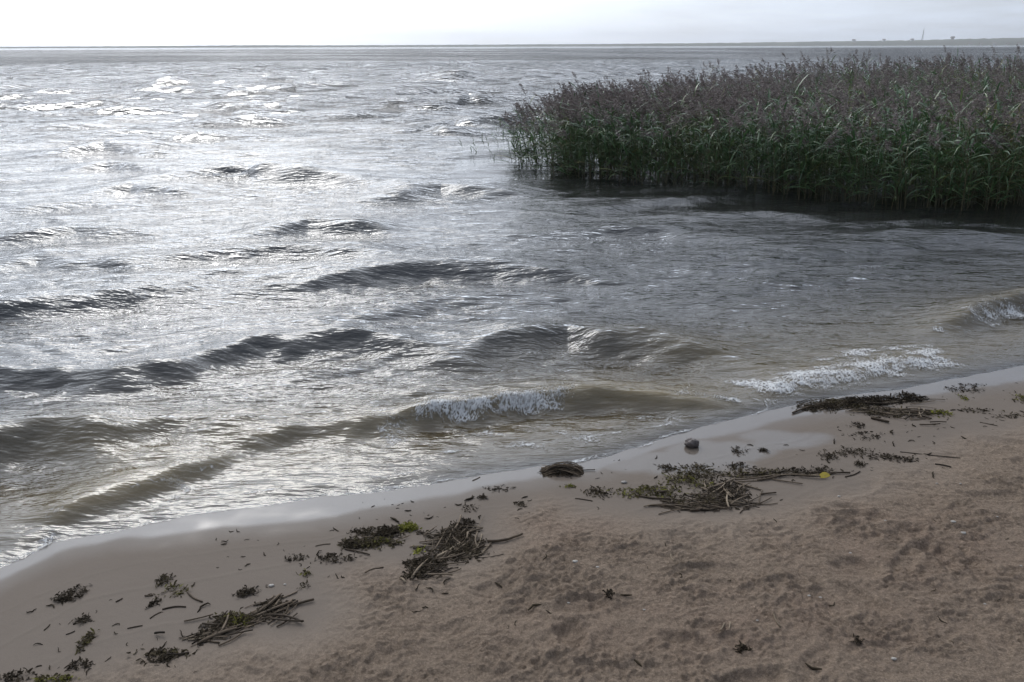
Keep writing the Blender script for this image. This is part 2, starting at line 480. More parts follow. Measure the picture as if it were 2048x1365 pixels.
def look(G, x, y):
    x = np.atleast_1d(np.asarray(x, float)); y = np.atleast_1d(np.asarray(y, float))
    u = np.clip((x - GX[0]) / GS, 0, len(GX) - 2.001); v = np.clip((y - GY[0]) / GS, 0, len(GY) - 2.001)
    i = u.astype(int); j = v.astype(int); u = u - i; v = v - j
    return (G[i, j] * (1 - u) + G[i + 1, j] * u) * (1 - v) + (G[i, j + 1] * (1 - u) + G[i + 1, j + 1] * u) * v
def sand_at(x, y): return look(GRID_D, x, y)
def ground(px, py):
    """point on the sand under a pixel"""
    z = 0.05
    for _ in range(5):
        p = at(px, py, z)
        z = float(look(GRID_B, p[0], p[1])[0])
    return p[0], p[1], float(sand_at(p[0], p[1])[0])

# reed bed outline on the water
FRONT_PX = [(1030, 330), (1075, 344), (1150, 358), (1230, 366), (1320, 372), (1430, 380), (1560, 396), (1700, 410), (1840, 424), (1940, 428), (2048, 420), (2180, 408)]
FRONT = poly(FRONT_PX)
def polar(px, d):
    v = ray(px, 92); n = math.hypot(v.x, v.y)
    return np.array([v.x / n * d, v.y / n * d])
BACK = np.array([polar(2300, 30), polar(1900, 29), polar(1650, 25), polar(1500, 21.5), polar(1330, 18.5), polar(1190, 16.4), polar(1090, 14.8), polar(1025, 13.9)])
BED = np.vstack([FRONT, FRONT[-1] + np.array([3.0, 0.6]), BACK])

# crests that can be told apart in the photograph: (pixels along the crest, height, front width, back width)
HERO = [
    ([(-120, 872), (0, 862), (90, 850), (170, 852), (230, 868)], .135, .15, .30),
    ([(-80, 742), (60, 742), (200, 745), (320, 735)], .085, .13, .30),
    ([(300, 725), (420, 703), (520, 680), (620, 670), (740, 668), (840, 682)], .115, .13, .32),
    ([(880, 700), (960, 680), (1060, 660), (1140, 653), (1220, 668), (1300, 672), (1400, 690)], .12, .15, .34),
    ([(330, 508), (430, 498), (520, 490), (640, 492), (760, 500)], .095, .15, .45),
    ([(540, 575), (640, 556), (740, 540), (860, 530), (1000, 532), (1190, 548)], .085, .14, .42),
    ([(-80, 612), (60, 600), (200, 588), (300, 572), (380, 570)], .085, .14, .42),
    ([(640, 868), (700, 846), (780, 828), (860, 818), (930, 808), (1000, 800), (1060, 793), (1120, 787), (1200, 783), (1290, 786), (1380, 790), (1470, 792)], .092, .062, .22),
    ([(60, 1060), (130, 1020), (210, 985), (290, 958), (380, 925), (470, 900)], .060, .085, .25),
    ([(1870, 640), (1930, 622), (1990, 605), (2080, 588), (2200, 580)], .11, .09, .25),
    ([(270, 213), (350, 208), (450, 216)], .10, .3, .9),
    ([(300, 350), (400, 342), (500, 337), (590, 342)], .15, .22, .6),
    ([(560, 350), (650, 350), (760, 362)], .11, .2, .6),
    ([(780, 382), (880, 370), (1000, 376)], .12, .2, .6),
    ([(860, 245), (920, 240), (980, 248)], .16, .3, .8),
    ([(780, 258), (850, 254), (900, 262)], .10, .25, .8),
    ([(190, 376), (270, 368), (350, 375)], .11, .2, .6),
    ([(130, 300), (210, 292), (300, 298)], .10, .22, .7), ([(150, 334), (220, 327), (310, 334)], .09, .2, .6),
    ([(530, 458), (620, 446), (730, 450)], .08, .16, .5),
    ([(0, 520), (90, 510), (240, 518)], .07, .16, .45), ([(900, 208), (940, 199), (970, 205)], .12, .3, .9),
    ([(480, 165), (510, 161), (545, 166)], .07, .4, 1.3), ([(380, 182), (410, 177), (440, 182)], .06, .4, 1.3),
    ([(1500, 800), (1560, 775), (1660, 748), (1760, 730), (1860, 714), (1925, 706)], .035, .10, .22),
    ([(230, 870), (380, 845), (520, 850)], .05, .10, .25), ([(520, 870), (620, 850), (720, 850)], .05, .08, .2), ([(260, 920), (380, 890), (480, 880)], .035, .09, .22),
    ([(40, 470), (160, 458), (280, 462)], .06, .15, .45), ([(1120, 425), (1300, 400), (1480, 385), (1560, 392)], .06, .16, .5), ([(1500, 520), (1700, 490), (1900, 470), (2080, 475)], .06, .16, .45), ([(1350, 440), (1500, 425), (1650, 440)], .035, .13, .35), ([(1550, 570), (1750, 545), (1950, 540)], .03, .12, .3), ([(1700, 450), (1850, 445), (2040, 455)], .03, .12, .3),
    ([(1300, 690), (1400, 700), (1500, 720)], .03, .10, .25), ([(1040, 470), (1240, 458), (1440, 470)], .04, .15, .4),
]
def stretched(C):
    a = C[0] + (C[0] - C[1]) * .9; b = C[-1] + (C[-1] - C[-2]) * .9
    return np.vstack([a, C, b])
HERO_W = [(stretched(poly(p, A * 0.8)), A * 1.05, wf, wb) for p, A, wf, wb in HERO]
_w = np.random.default_rng(11)
WAVES = []
for lam in np.geomspace(0.16, 2.6, 46):
    th = _w.normal(0, 13 if lam > .5 else 24)
    a = 0.0064 * lam ** 0.95 * _w.uniform(.6, 1.3) * (0.62 if lam > 1.2 else 1)
    kx, ky = math.sin(R(th + 8)), -math.cos(R(th + 8))
    WAVES.append((lam, 2 * math.pi / lam * kx, 2 * math.pi / lam * ky, a, _w.uniform(0, 6.28)))
for lam in np.geomspace(1.8, 5.0, 12):
    th = _w.normal(0, 22); kx, ky = math.sin(R(th + 8)), -math.cos(R(th + 8))
    WAVES.append((lam, 2 * math.pi / lam * kx, 2 * math.pi / lam * ky, -0.012 * lam * _w.uniform(.6, 1.3), _w.uniform(0, 6.28)))
for lam in np.geomspace(.10, .34, 16):
    th = _w.normal(0, 30); kx, ky = math.sin(R(th + 8)), -math.cos(R(th + 8))
    WAVES.append((lam, 2 * math.pi / lam * kx, 2 * math.pi / lam * ky, 0.0058 * lam * _w.uniform(.6, 1.3), _w.uniform(0, 6.28)))
def row_spacing(r):
    return np.where(r < 5, 0.014, 0.014 + 0.0085 * (r - 5))
def wave_z(x, y, s):
    r = np.hypot(x, y)
    sp = row_spacing(r)
    z = np.zeros(len(x))
    near = np.where(r < 130)[0]
    xx, yy, ss, spp = x[near], y[near], s[near], sp[near]
    xw = xx + 0.12 * gnoise(xx * .9, yy * .9, 61); yw = yy + 0.12 * gnoise(xx * .9 + 7, yy * .9, 62)
    calm = 1 - 0.25 * sstep(0.0, 3.0, xx - 0.2) * (1 - sstep(0, 9.0, np.abs(yy - 9)))
    acc = np.zeros(len(near))
    rough = 0.75 + 2.0 * sstep(9, 32, yy)                  # the open lagoon is more ruffled than the lee by the beach
    for lam, kx, ky, a, ph in WAVES:
        f = np.clip((lam / spp - 2.2) / 3, 0, 1)
        ramp = sstep(0.02, 0.22 + lam * 1.6, ss)
        q = 0.5 + 0.5 * np.sin(kx * xw + ky * yw + ph)
        if a < 0: a, f = -a, f * sstep(9, 30, yy)        # longer waves out on the open lagoon
        else: f = f * rough
        acc += a * f * ramp * calm * (2 * q ** 1.5 - 0.85)
    group = 1 + 0.55 * gnoise(xx * 0.35, yy * 0.5, 63)
    acc *= group
    fade = sstep(0.0, 0.25, ss)
    for C, A, wf, wb in HERO_W:
        bb = (xx > C[:, 0].min() - 3 * wb) & (xx < C[:, 0].max() + 3 * wb) & (yy > C[:, 1].min() - 4 * wb) & (yy < C[:, 1].max() + 4 * wb)
        k = np.where(bb)[0]
        if not len(k): continue
        px_, py_ = xx[k], yy[k]
        jit = wf * 0.30
        P = np.stack([px_ + jit * gnoise(px_ * 1.5 / wf * .3, py_ / wf * .3, 71), py_ + jit * gnoise(px_ / wf * .45, py_ / wf * .45, 72)], 1)
        d, sd_, arc, L = seg_dist(P, C)
        q = d * sd_                       # + behind the crest (offshore)
        tpr = .2 if L > 4 and C[:, 1].max() < 6 else .34
        tp = sstep(0, tpr, arc / L) * sstep(0, tpr, 1 - arc / L) * (1 + 0.16 * gnoise(arc * 2.2, arc * 0 + A * 50, 73))
        pr = np.where(q > 0, np.exp(-np.power(np.abs(q) / wb, 1.7)), np.exp(-np.power(np.abs(q) / wf, 2.2)))
        tr = np.exp(-((q + 2.3 * wf) / (1.1 * wf)) ** 2)
        acc[k] += A * tp * (pr - 0.16 * tr)
    z[near] = acc * np.where(ss < .25, fade, 1)
    return z
def water_z(x, y, s=None):
    x = np.atleast_1d(np.asarray(x, float)); y = np.atleast_1d(np.asarray(y, float))
    if s is None: s = shore_s(x, y)
    lip = 0.010 * sstep(0.0, 0.10, s)
    z = wave_z(x, y, s) + lip
    floor_ = sand_base(s) + 0.004 * sstep(0, .05, s)
    return np.where(s > 0, np.maximum(z, floor_), sand_base(s) - 0.03 * sstep(0, 0.10, -s))

# ------------------------------------------------------------------ the ground: one sheet, finer where the beach is
def cum(spans):
    out = [spans[0][0]]
    for a, b, d, g in spans:
        r = a
        while r < b:
            r += d; d *= g
            out.append(r)
    return np.array(out)
def polar_sheet(rr, th):
    Rr, Th = np.meshgrid(rr, th, indexing='ij')
    x = (Rr * np.sin(Th)).ravel(); y = (Rr * np.cos(Th)).ravel()
    n, m = len(rr), len(th)
    i = np.arange(n - 1)[:, None] * m + np.arange(m - 1)[None, :]
    F = np.stack([i, i + 1, i + m + 1, i + m], -1).reshape(-1, 4)
    return x, y, F
th_s = np.radians(np.concatenate([np.linspace(-180, -50, 40)[:-1], np.linspace(-50, -40, 26)[:-1], np.linspace(-40, 44, 530)[:-1], np.linspace(44, 60, 30)[:-1], np.linspace(60, 180, 36)]))
rr_s = cum([(0.02, 0.9, 0.06, 1.0), (0.94, 1.5, 0.02, 1.0), (1.5, 4.2, 0.0068, 1.0), (4.2, 7.2, 0.0072, 1.011), (7.2, 9000, 0.06, 1.075)])
rr_s = np.unique(np.round(rr_s, 5))
x, y, F = polar_sheet(rr_s, th_s)
s = shore_s(x, y)
near = np.hypot(x, y) < 14
dry = np.where(near, dry_amount(x, y), (s < -1.2) * 1.0)
z = sand_z(x, y, True, s, dry)
# film of water left by the last wave
FILM_PX = [(-80, 1190), (0, 1160), (110, 1108), (250, 1076), (400, 1062), (560, 1050), (690, 1030), (800, 1012), (930, 985), (1020, 962), (1100, 952), (1200, 940), (1300, 905), (1400, 880), (1480, 868), (1600, 835), (1720, 815), (1850, 795), (2048, 765)]
FM = poly(FILM_PX, 0.01)
FM = np.vstack([FM[0] + np.array([-5, -1.5]), FM, FM[-1] + np.array([8, 3.5])])
film = np.zeros(len(x)); P = np.stack([x[near], y[near]], 1)
d_, sd_, _, _ = seg_dist(P, FM)
fw = d_ * sd_ + 0.05 * fbm(P[:, 0] * 3, P[:, 1] * 3, 4, 81)
film[near] = 0.30 * sstep(-0.16, 0.02, fw) + 0.70 * sstep(-0.02, 0.035, fw)
for (cx, cy, rx, ry) in [(1340, 925, 190, 26), (1440, 900, 130, 30), (1560, 880, 120, 22)]:
    gx, gy, _ = ground(cx, cy)
    ex = abs(ground(cx + rx, cy)[0] - gx); ey = abs(ground(cx, cy - ry)[1] - gy)
    q = ((x - gx) / ex) ** 2 + ((y - gy) / ey) ** 2 + 0.7 * fbm(x * 4, y * 7, 3, 83)
    film = np.maximum(film, (0.75 * (1 - sstep(0.3, 1.1, q))) * near)
wet = np.maximum(1 - dry, (s > -0.05) * 1.0)
wet = np.clip(wet, 0, 1) * np.where(near, 1, (s > -1))
ruddy = np.zeros(len(x))
for (cx, cy, rx, ry) in [(1130, 1040, 150, 60), (720, 1130, 130, 40), (1850, 1100, 300, 90), (1500, 1250, 500, 80)]:
    gx, gy, _ = ground(cx, cy)
    ex = abs(ground(cx + rx, cy)[0] - gx); ey = abs(ground(cx, cy - ry)[1] - gy)
    q = ((x - gx) / ex) ** 2 + ((y - gy) / ey) ** 2
    ruddy = np.maximum(ruddy, np.exp(-q) * (0.55 + 0.6 * fbm(x * 6, y * 9, 3, 84)))
obj('sand_beach', mesh_np('sand_beach', np.stack([x, y, z], 1), F, True, dict(wet=wet, film=film * (s < 0.3), depth=np.clip(-z, 0, 9), ruddy=np.clip(ruddy * .6, 0, 1))), M['sand'],
    label='brown sand beach, smooth and damp by the water, trampled in front', kind='structure')

# ------------------------------------------------------------------ the water
th_w = np.radians(np.concatenate([np.linspace(-88, -52, 24)[:-1], np.linspace(-52, -39, 44)[:-1], np.linspace(-39, 41, 640)[:-1], np.linspace(41, 54, 44)[:-1], np.linspace(54, 88, 24)]))
rr_w = [1.3]
while rr_w[-1] < 120: rr_w.append(rr_w[-1] + float(row_spacing(np.array(rr_w[-1]))))
while rr_w[-1] < 9000: rr_w.append(rr_w[-1] * 1.06)
x, y, F = polar_sheet(np.array(rr_w), th_w)
s = shore_s(x, y)
z = water_z(x, y, s)
keep = (s > -0.12)
F = F[keep[F].all(1)]
used = np.zeros(len(x), bool); used[F.ravel()] = True
idx = np.cumsum(used) - 1
F = idx[F]; x, y, z, s = x[used], y[used], z[used], s[used]
r = np.hypot(x, y)
depth = np.clip(z - sand_base(s), 0, 5)
silt = np.exp(-np.power(np.clip(s, 0, None) / 0.85, 1.6))
far = sstep(30, 120, r)
calm = np.clip(0.55 + 0.45 * sstep(0.05, 1.0, s), 0, 1)
fdw, _, _, _ = seg_dist(np.stack([x, y], 1), FRONT)
calm *= 1 - 0.65 * (1 - sstep(0.4, 4.0, fdw)) * (x > -1)
calm *= 1 - 0.80 * sstep(700, 1100, r)
obj('water', mesh_np('water', np.stack([x, y, z], 1), F, True, dict(depth=depth, silt=silt, far=far, calm=calm, ruffle=sstep(9, 30, y))), M['water'],
    label='choppy grey lagoon water with small waves running to the beach', kind='structure')

# ------------------------------------------------------------------ foam: lacy sheets of bubbles riding on the water
def worley(x, y, seed):
    ix = np.floor(x); iy = np.floor(y); f1 = np.full(len(x), 9.0); f2 = np.full(len(x), 9.0)
    for ox in (-1, 0, 1):
        for oy in (-1, 0, 1):
            h = _hash(ix + ox, iy + oy, seed)
            dx = ix + ox + (h & 0xFFFF) / 65536.0 - x; dy = iy + oy + (h >> 16) / 65536.0 - y
            d = np.sqrt(dx * dx + dy * dy)
            f2 = np.minimum(np.maximum(f1, d), f2); f1 = np.minimum(f1, d)
    return f2 - f1
def foam_patch(px, half, cell, thresh, lump=0.006, lace=9.0, taper=0.2, z0=0.0, seed=0, label='', name='foam', bias=0.0, sheet=0.004):
    C = poly(px, z0)
    seg = np.linalg.norm(np.diff(C, axis=0), axis=1); cumL = np.concatenate([[0], np.cumsum(seg)]); L = cumL[-1]
    n = max(4, int(L / cell)); m = max(4, int(2 * half / cell))
    t = np.linspace(0, L, n)
    cx = np.interp(t, cumL, C[:, 0]); cy = np.interp(t, cumL, C[:, 1])
    k = max(3, int(0.1 / cell)); ker = np.ones(k) / k
    cxs = np.convolve(np.pad(cx, k, 'edge'), ker, 'same')[k:-k]; cys = np.convolve(np.pad(cy, k, 'edge'), ker, 'same')[k:-k]
    tx = np.gradient(cxs); ty = np.gradient(cys); l = np.hypot(tx, ty) + 1e-9
    nx, ny = -ty / l, tx / l
    u = np.linspace(-1, 1, m)
    X = (cxs[:, None] + nx[:, None] * u[None, :] * half).ravel(); Y = (cys[:, None] + ny[:, None] * u[None, :] * half).ravel()
    U = np.tile(u, n); T = np.repeat(t / L, m)
    wx = X + 0.03 * gnoise(X * 12, Y * 12, seed + 1); wy = Y + 0.03 * gnoise(X * 12 + 5, Y * 12, seed + 2)
    lace = lace * 2.8
    w1 = worley(wx * lace, wy * lace * 1.5, seed + 3); w2 = worley(wx * lace * 2.3 + 3, wy * lace * 3.2, seed + 4)
    big = fbm(X * 4, Y * 7, 4, seed + 9, .6)
    env = np.clip(1 - np.abs(U - bias * 0.5) ** 2, 0, 1) * sstep(0, taper, T) * sstep(0, taper, 1 - T)
    dens = 1.25 * env + 1.5 * big - thresh
    wd = np.clip(dens, 0, 1.2)
    mask = np.where(dens > 0, np.maximum(0.05 + .42 * wd - w1, 0.02 + .36 * wd - w2), -1)
    s = shore_s(X, Y)
    mask = np.where(s < -0.02, -1, mask)
    Z = np.maximum(water_z(X, Y, s), sand_base(s)) + sheet + 0.5 * lump * np.clip(0.4 + fbm(X * 26, Y * 26, 3, seed + 5) * 1.8, 0, 2) * np.clip(mask * 3, 0, 1)
    i = np.arange(n - 1)[:, None] * m + np.arange(m - 1)[None, :]
    F = np.stack([i, i + m, i + m + 1, i + 1], -1).reshape(-1, 4)
    F = F[(mask[F] > 0).sum(1) >= 3]
    if not len(F): return
    used = np.zeros(len(X), bool); used[F.ravel()] = True
    idx = np.cumsum(used) - 1
    V = np.stack([X, Y, Z], 1)[used]
    return obj(name, mesh_np(name, V, idx[F], True, dict(cover=np.clip(mask * 2.6, 0, .9)[used])), M['foam'], label=label, cat='foam', kind='stuff')
def foam_spray(px, z0, n, spread, hgt, seed, label):
    """small blobs and drops thrown up where a wave breaks"""
    g = np.random.default_rng(seed); C = poly(px, z0)
    seg = np.linalg.norm(np.diff(C, axis=0), axis=1); cl = np.concatenate([[0], np.cumsum(seg)])
    ico = np.array([(1, 0, 0), (-1, 0, 0), (0, 1, 0), (0, -1, 0), (0, 0, 1), (0, 0, -1)], float)
    fa = np.array([(0, 2, 4, 4), (2, 1, 4, 4), (1, 3, 4, 4), (3, 0, 4, 4), (2, 0, 5, 5), (1, 2, 5, 5), (3, 1, 5, 5), (0, 3, 5, 5)])[:, :3]
    V = []; F = []; k = 0
    t = g.uniform(0, cl[-1], n)
    X = np.interp(t, cl, C[:, 0]) + g.normal(0, spread, n); Y = np.interp(t, cl, C[:, 1]) + g.normal(0, spread, n)
    clump = np.clip(0.5 + fbm(X * 7, Y * 7, 2, seed) * 2, 0.05, 1.6)
    Z = water_z(X, Y) + np.abs(g.normal(0, hgt, n)) * clump
    for i in range(n):
        r_ = g.uniform(0.0015, 0.005) * (0.7 if Z[i] > hgt * 2 else 1)
        V.append(ico * r_ * g.uniform(.6, 1.5, 3) + np.array([X[i], Y[i], Z[i]])); F.append(fa + k); k += 6
    obj('spray', mesh_np('spray', np.concatenate(V), np.concatenate(F), True, dict(cover=np.full(k, 1.0))), M['foam'], label=label, cat='spray', kind='stuff')
foam_patch([(770, 838), (850, 836), (930, 828), (1000, 820), (1060, 812), (1110, 808), (1165, 800)], .085, .0055, 0.56, .016, 15, .18, .03, 101, 'white froth tumbling down the front of the long breaking wave', sheet=.008)
foam_patch([(1000, 816), (1060, 806), (1110, 800), (1150, 800)], .055, .005, 0.60, .03, 17, .25, .05, 102, 'thick white splash on the crest of the long breaking wave', sheet=.014)
foam_spray([(860, 826), (1000, 812), (1060, 803), (1110, 797), (1150, 797)], .04, 420, .022, .022, 5, 'drops thrown up along the long breaking wave')
foam_patch([(1335, 800), (1400, 798), (1460, 800), (1500, 802)], .05, .005, 0.72, .022, 16, .2, .03, 103, 'small white curl right of the brown wave face', sheet=.01)
foam_spray([(1350, 797), (1400, 793), (1460, 798)], .03, 110, .018, .018, 6, 'drops over the small white curl right of the brown wave')
foam_patch([(1440, 800), (1520, 778), (1600, 762), (1690, 745), (1780, 730), (1860, 716), (1930, 708)], .27, .0065, 0.58, .016, 13, .14, .0, 104, 'broad lacy white foam band washing ashore on the right', bias=-.2, sheet=.006)
foam_patch([(1560, 742), (1660, 722), (1760, 706), (1850, 692), (1920, 684)], .12, .0065, .85, .012, 12, .2, .0, 119, 'thin torn foam trailing behind the lacy foam band on the right')
foam_patch([(1480, 806), (1560, 790), (1650, 768), (1740, 755), (1830, 738), (1900, 722)], .07, .006, 0.80, .018, 13, .2, .0, 105, 'thick front roll of the lacy foam band on the right', sheet=.008)
foam_patch([(1840, 690), (1900, 668), (1980, 652), (2080, 640)], .16, .009, 1.0, .012, 12, .2, .0, 106, 'thin torn foam in front of the wave breaking at the right edge')
foam_patch([(1915, 640), (1970, 630), (2040, 622), (2140, 612)], .10, .007, 0.50, .03, 14, .14, .04, 107, 'white water of the wave breaking at the right edge', sheet=.014)
foam_spray([(1940, 634), (2000, 622), (2080, 614)], .05, 260, .04, .03, 8, 'drops over the wave breaking at the right edge')
foam_patch([(-30, 1143), (0, 1133), (50, 1113), (85, 1097), (108, 1080), (104, 1062)], .022, .004, 0.75, .010, 16, .06, .0, 108, 'white foam rim of the swash at the left edge')
foam_patch([(70, 1098), (100, 1078), (108, 1062), (96, 1050)], .045, .004, 0.85, .016, 16, .2, .01, 109, 'small white foam lump at the tip of the left swash')
foam_patch([(1130, 930), (1190, 915), (1240, 904), (1290, 893), (1320, 880)], .022, .004, 0.80, .008, 14, .1, .0, 110, 'narrow foam rim beside the hump of dry grass')
foam_patch([(1300, 882), (1350, 868), (1430, 848), (1500, 834), (1540, 818), (1520, 806), (1470, 800)], .016, .004, 0.80, .008, 14, .08, .0, 111, 'thin foam line curving round the swash behind the stone')
foam_patch([(640, 990), (760, 980), (860, 967), (960, 950)], .014, .004, 0.98, .006, 14, .1, .0, 112, 'broken foam thread at the water edge left of the dry grass')
foam_patch([(180, 1070), (260, 1054), (330, 1042), (430, 1024), (560, 1008)], .014, .004, 1.02, .006, 14, .1, .0, 113, 'broken foam thread at the water edge on the left')
foam_patch([(385, 350), (430, 348), (480, 346), (515, 343)], .16, .014, 0.80, .04, 6, .2, .1, 114, 'small whitecap on a wave far out', sheet=.03)
foam_patch([(620, 905), (780, 880), (950, 868), (1120, 860), (1300, 850), (1450, 835)], .30, .007, 1.30, .005, 14, .1, .0, 115, 'scattered foam flecks on the shallow water below the long breaking wave')
foam_patch([(950, 900), (1100, 888), (1250, 872)], .14, .006, 1.30, .005, 14, .15, .0, 117, 'scattered foam flecks on the thin swash by the dry grass')
foam_patch([(20, 1080), (140, 1040), (260, 1010), (420, 975), (600, 950)], .22, .007, 1.30, .005, 14, .1, .0, 116, 'scattered foam flecks on the shallow water at the left')
for k_, pts in enumerate(([(620, 962), (760, 957), (880, 946), (1000, 930)], [(960, 905), (1100, 888), (1250, 868), (1380, 846)], [(280, 1028), (430, 1002), (600, 975)], [(700, 925), (860, 912), (1020, 898)])):
    foam_patch(pts, .020, .005, .95, .005, 12, .15, .0, 130 + k_, ('foam thread nearest the sand left of the dry grass', 'foam thread across the swash behind the stone', 'foam thread on the thin water at the left', 'foam thread below the long breaking wave')[k_])
foam_patch([(200, 1012), (280, 985), (370, 955), (450, 930)], .03, .006, 1.15, .008, 14, .1, .02, 118, 'torn foam along the low brown wave at the left')

# ------------------------------------------------------------------ reeds
WATER_D = 0.55
def leaf_geo(g, base, az, length, width, up, droop, nseg=4):
    """one ribbon leaf that rises from the stem and arches over"""
    t = np.linspace(0, 1, nseg + 1)
    a = up - droop * t ** 1.3
    dl = length / nseg
    hx = np.concatenate([[0], np.cumsum(np.cos(a[:-1]) * dl)]); hz = np.concatenate([[0], np.cumsum(np.sin(a[:-1]) * dl)])
    d = np.array([math.cos(az), math.sin(az)]); w = width * np.sin(math.pi * np.clip(t * 0.86 + 0.14, 0, 1)) ** 0.8 * .5
    w[-1] = width * .03
    tw = g.uniform(-.7, .7) + g.uniform(-.8, .8) * t
    side = np.stack([-d[1] * np.cos(tw), d[0] * np.cos(tw), np.sin(tw)], 1)
    P = np.stack([base[0] + d[0] * hx, base[1] + d[1] * hx, base[2] + hz], 1)
    V = np.concatenate([P - side * w[:, None], P + side * w[:, None]])
    n = nseg + 1
    F = np.array([(i, i + 1, n + i + 1, n + i) for i in range(nseg)])
    return V, F
def reed_geo(g, height, nleaf, nstrand, wind_az, with_plume=True, low=0.22):
    H = WATER_D + height
    lean_az = wind_az + g.normal(0, .8); lean = g.uniform(.02, .30) * height
    zt = np.linspace(0, 1, 7)
    def axis(f): return np.array([math.cos(lean_az) * lean * f ** 2.2, math.sin(lean_az) * lean * f ** 2.2, H * f])
    stem = tube(np.array([axis(f) for f in zt]), np.linspace(.0058, .0022, 7), 3, cap=False)
    leaves = []
    a0 = g.uniform(0, 6.28)
    for i in range(nleaf):
        f = (WATER_D + height * (low + (0.95 - low) * (i + g.uniform(0, .8)) / nleaf)) / H
        az = a0 + i * 2.6 + g.normal(0, .5)
        az = az + 0.55 * math.sin(wind_az - az)
        age = 1 - (f * H - WATER_D) / height
        leaves.append((leaf_geo(g, axis(f), az, g.uniform(.26, .48) * (0.85 if f > .85 else 1), g.uniform(.013, .027), g.uniform(.4, 1.25), g.uniform(.5, 2.1)),
                       float(np.clip(g.normal(.30, .16) + 0.30 * max(0, age - .55), 0.02, .98))))
    pl = None
    if with_plume:
        top = axis(1.0); mb = MB(); paz = wind_az + g.normal(0, .5); Lp = g.uniform(.20, .30); nod = g.uniform(.5, 1.3)
        for j in range(nstrand):
            u = g.uniform(0, 1) ** .8
            ang = 1.45 - nod * u
            c = top + np.array([math.cos(paz) * Lp * (u ** 1.6) * .45 * nod, math.sin(paz) * Lp * (u ** 1.6) * .45 * nod, Lp * u * (1 - .25 * nod * u)])
            az = g.uniform(0, 6.28); az = az + .9 * math.sin(paz - az)
            el = g.uniform(-.5, 1.0); l = g.uniform(.05, .11) * (1.15 - .75 * u)
            dv = np.array([math.cos(az) * math.cos(el), math.sin(az) * math.cos(el), math.sin(el)])
            sv = np.cross(dv, [g.normal(), g.normal(), g.normal()]); sv /= np.linalg.norm(sv) + 1e-9
            w = g.uniform(.005, .0095)
            dr = np.array([0, 0, -l * .25])
            V = np.array([c, c + dv * l * .5 + sv * w, c + dv * l + dr, c + dv * l * .5 - sv * w])
            mb.add(V, np.array([(0, 1, 2, 3)]), float(np.clip(g.normal(.5, .2), 0, 1)))
        pl = mb
    return stem, leaves, pl
def in_poly(P, poly_):
    inside = np.zeros(len(P), bool); j = len(poly_) - 1
    for i in range(len(poly_)):
        a, b = poly_[i], poly_[j]
        c = ((a[1] > P[:, 1]) != (b[1] > P[:, 1])) & (P[:, 0] < (b[0] - a[0]) * (P[:, 1] - a[1]) / (b[1] - a[1] + 1e-12) + a[0])
        inside ^= c; j = i
    return inside
g = np.random.default_rng(21)
WIND = math.pi - 0.15
lo, hi = BED.min(0), BED.max(0)
cand = g.uniform(lo, hi, (int((hi - lo).prod() * 74), 2))
cand = cand[in_poly(cand, BED)]
fd, _, _, _ = seg_dist(cand, FRONT)
fd = fd + 0.35 * gnoise(cand[:, 0] * 1.3, cand[:, 1] * 1.3, 90)
keepp = np.where((fd < 2.2) & (cand[:, 0] < 2.2), True, np.where(fd < 0.15, g.uniform(0, 1, len(fd)) < .8, np.where(fd < 2.2, True, g.uniform(0, 1, len(fd)) < np.where(fd < 5, .55, .34))))
cand, fd = cand[keepp], fd[keepp]
az_px = np.degrees(np.arctan2(cand[:, 0], cand[:, 1]))
order = np.argsort(fd + np.where(az_px > 36.5, 100, 0))
solo = order[:300]; rest = order[300:]
ymv = gnoise(cand[:, 0] * .8, cand[:, 1] * .8, 95)
def reed_height(p, f):
    base = 1.02 + 0.13 * sstep(1.0, 7.0, p[0]) + 0.05 * sstep(0.3, 3.0, f) + 0.20 * sstep(17, 26, math.hypot(*p))
    tip = sstep(-0.2, 1.6, p[0])
    return base * (0.80 + 0.20 * tip)
# one mass of reeds behind the ones that can be told apart
mbs, mbl, mbp = MB(), MB(), MB()
POOL = {}
for deep in (False, True):
    for v in range(44):
        st, lv, pl = reed_geo(g, 1.15, 5 if deep else 9, 32 if deep else 42, WIND, True, .42 if deep else .12)
        m1 = MB()
        for (V, Fq), t_ in lv: m1.add(V, Fq, t_)
        POOL[deep, v] = (st, (np.concatenate(m1.V), np.concatenate(m1.F), np.concatenate(m1.T)), (np.concatenate(pl.V), np.concatenate(pl.F), np.concatenate(pl.T)))
for i in rest:
    p, f = cand[i], fd[i]
    deep = bool(f > 2.4)
    h = float(reed_height(p, f)) * g.uniform(.78, 1.08) * (1.17 if g.uniform() < .06 else 1)
    pp = g.uniform() < (.94 if p[0] < 3.2 + f * .5 else .34 if not deep else .5)
    st, lv, pl = POOL[deep, int(g.integers(0, 44))]
    ra = g.normal(0, .55); ca, sa = math.cos(ra), math.sin(ra); k = g.uniform(.85, 1.15)
    A = np.array([[ca * k, sa * k, 0], [-sa * k, ca * k, 0], [0, 0, (h + WATER_D) / (1.15 + WATER_D)]])
    off = np.array([p[0], p[1], -WATER_D])
    ym = float((.45 + .25 * sstep(3, 6, p[0])) * np.clip(ymv[i] + .2, 0, 1)) + g.normal(0, .05)
    mbs.add(st[0] @ A + off, st[1], g.uniform(.1, .8))
    mbl.add(lv[0] @ A + off, lv[1], np.clip(lv[2] + ym, .02, .98))
    if pp: mbp.add(pl[0] @ A + off, pl[1], np.clip(pl[2] + g.normal(0, .12), 0, 1))
bed = obj('reed_bed', mbs.mesh('reed_bed_stems'), M['stem'], label='dense mass of green reeds with mauve-brown plumes standing in the water', cat='reed bed', kind='stuff')
obj('leaf_mass', mbl.mesh('reed_bed_leaves'), M['leaf'], bed, kind='stuff')
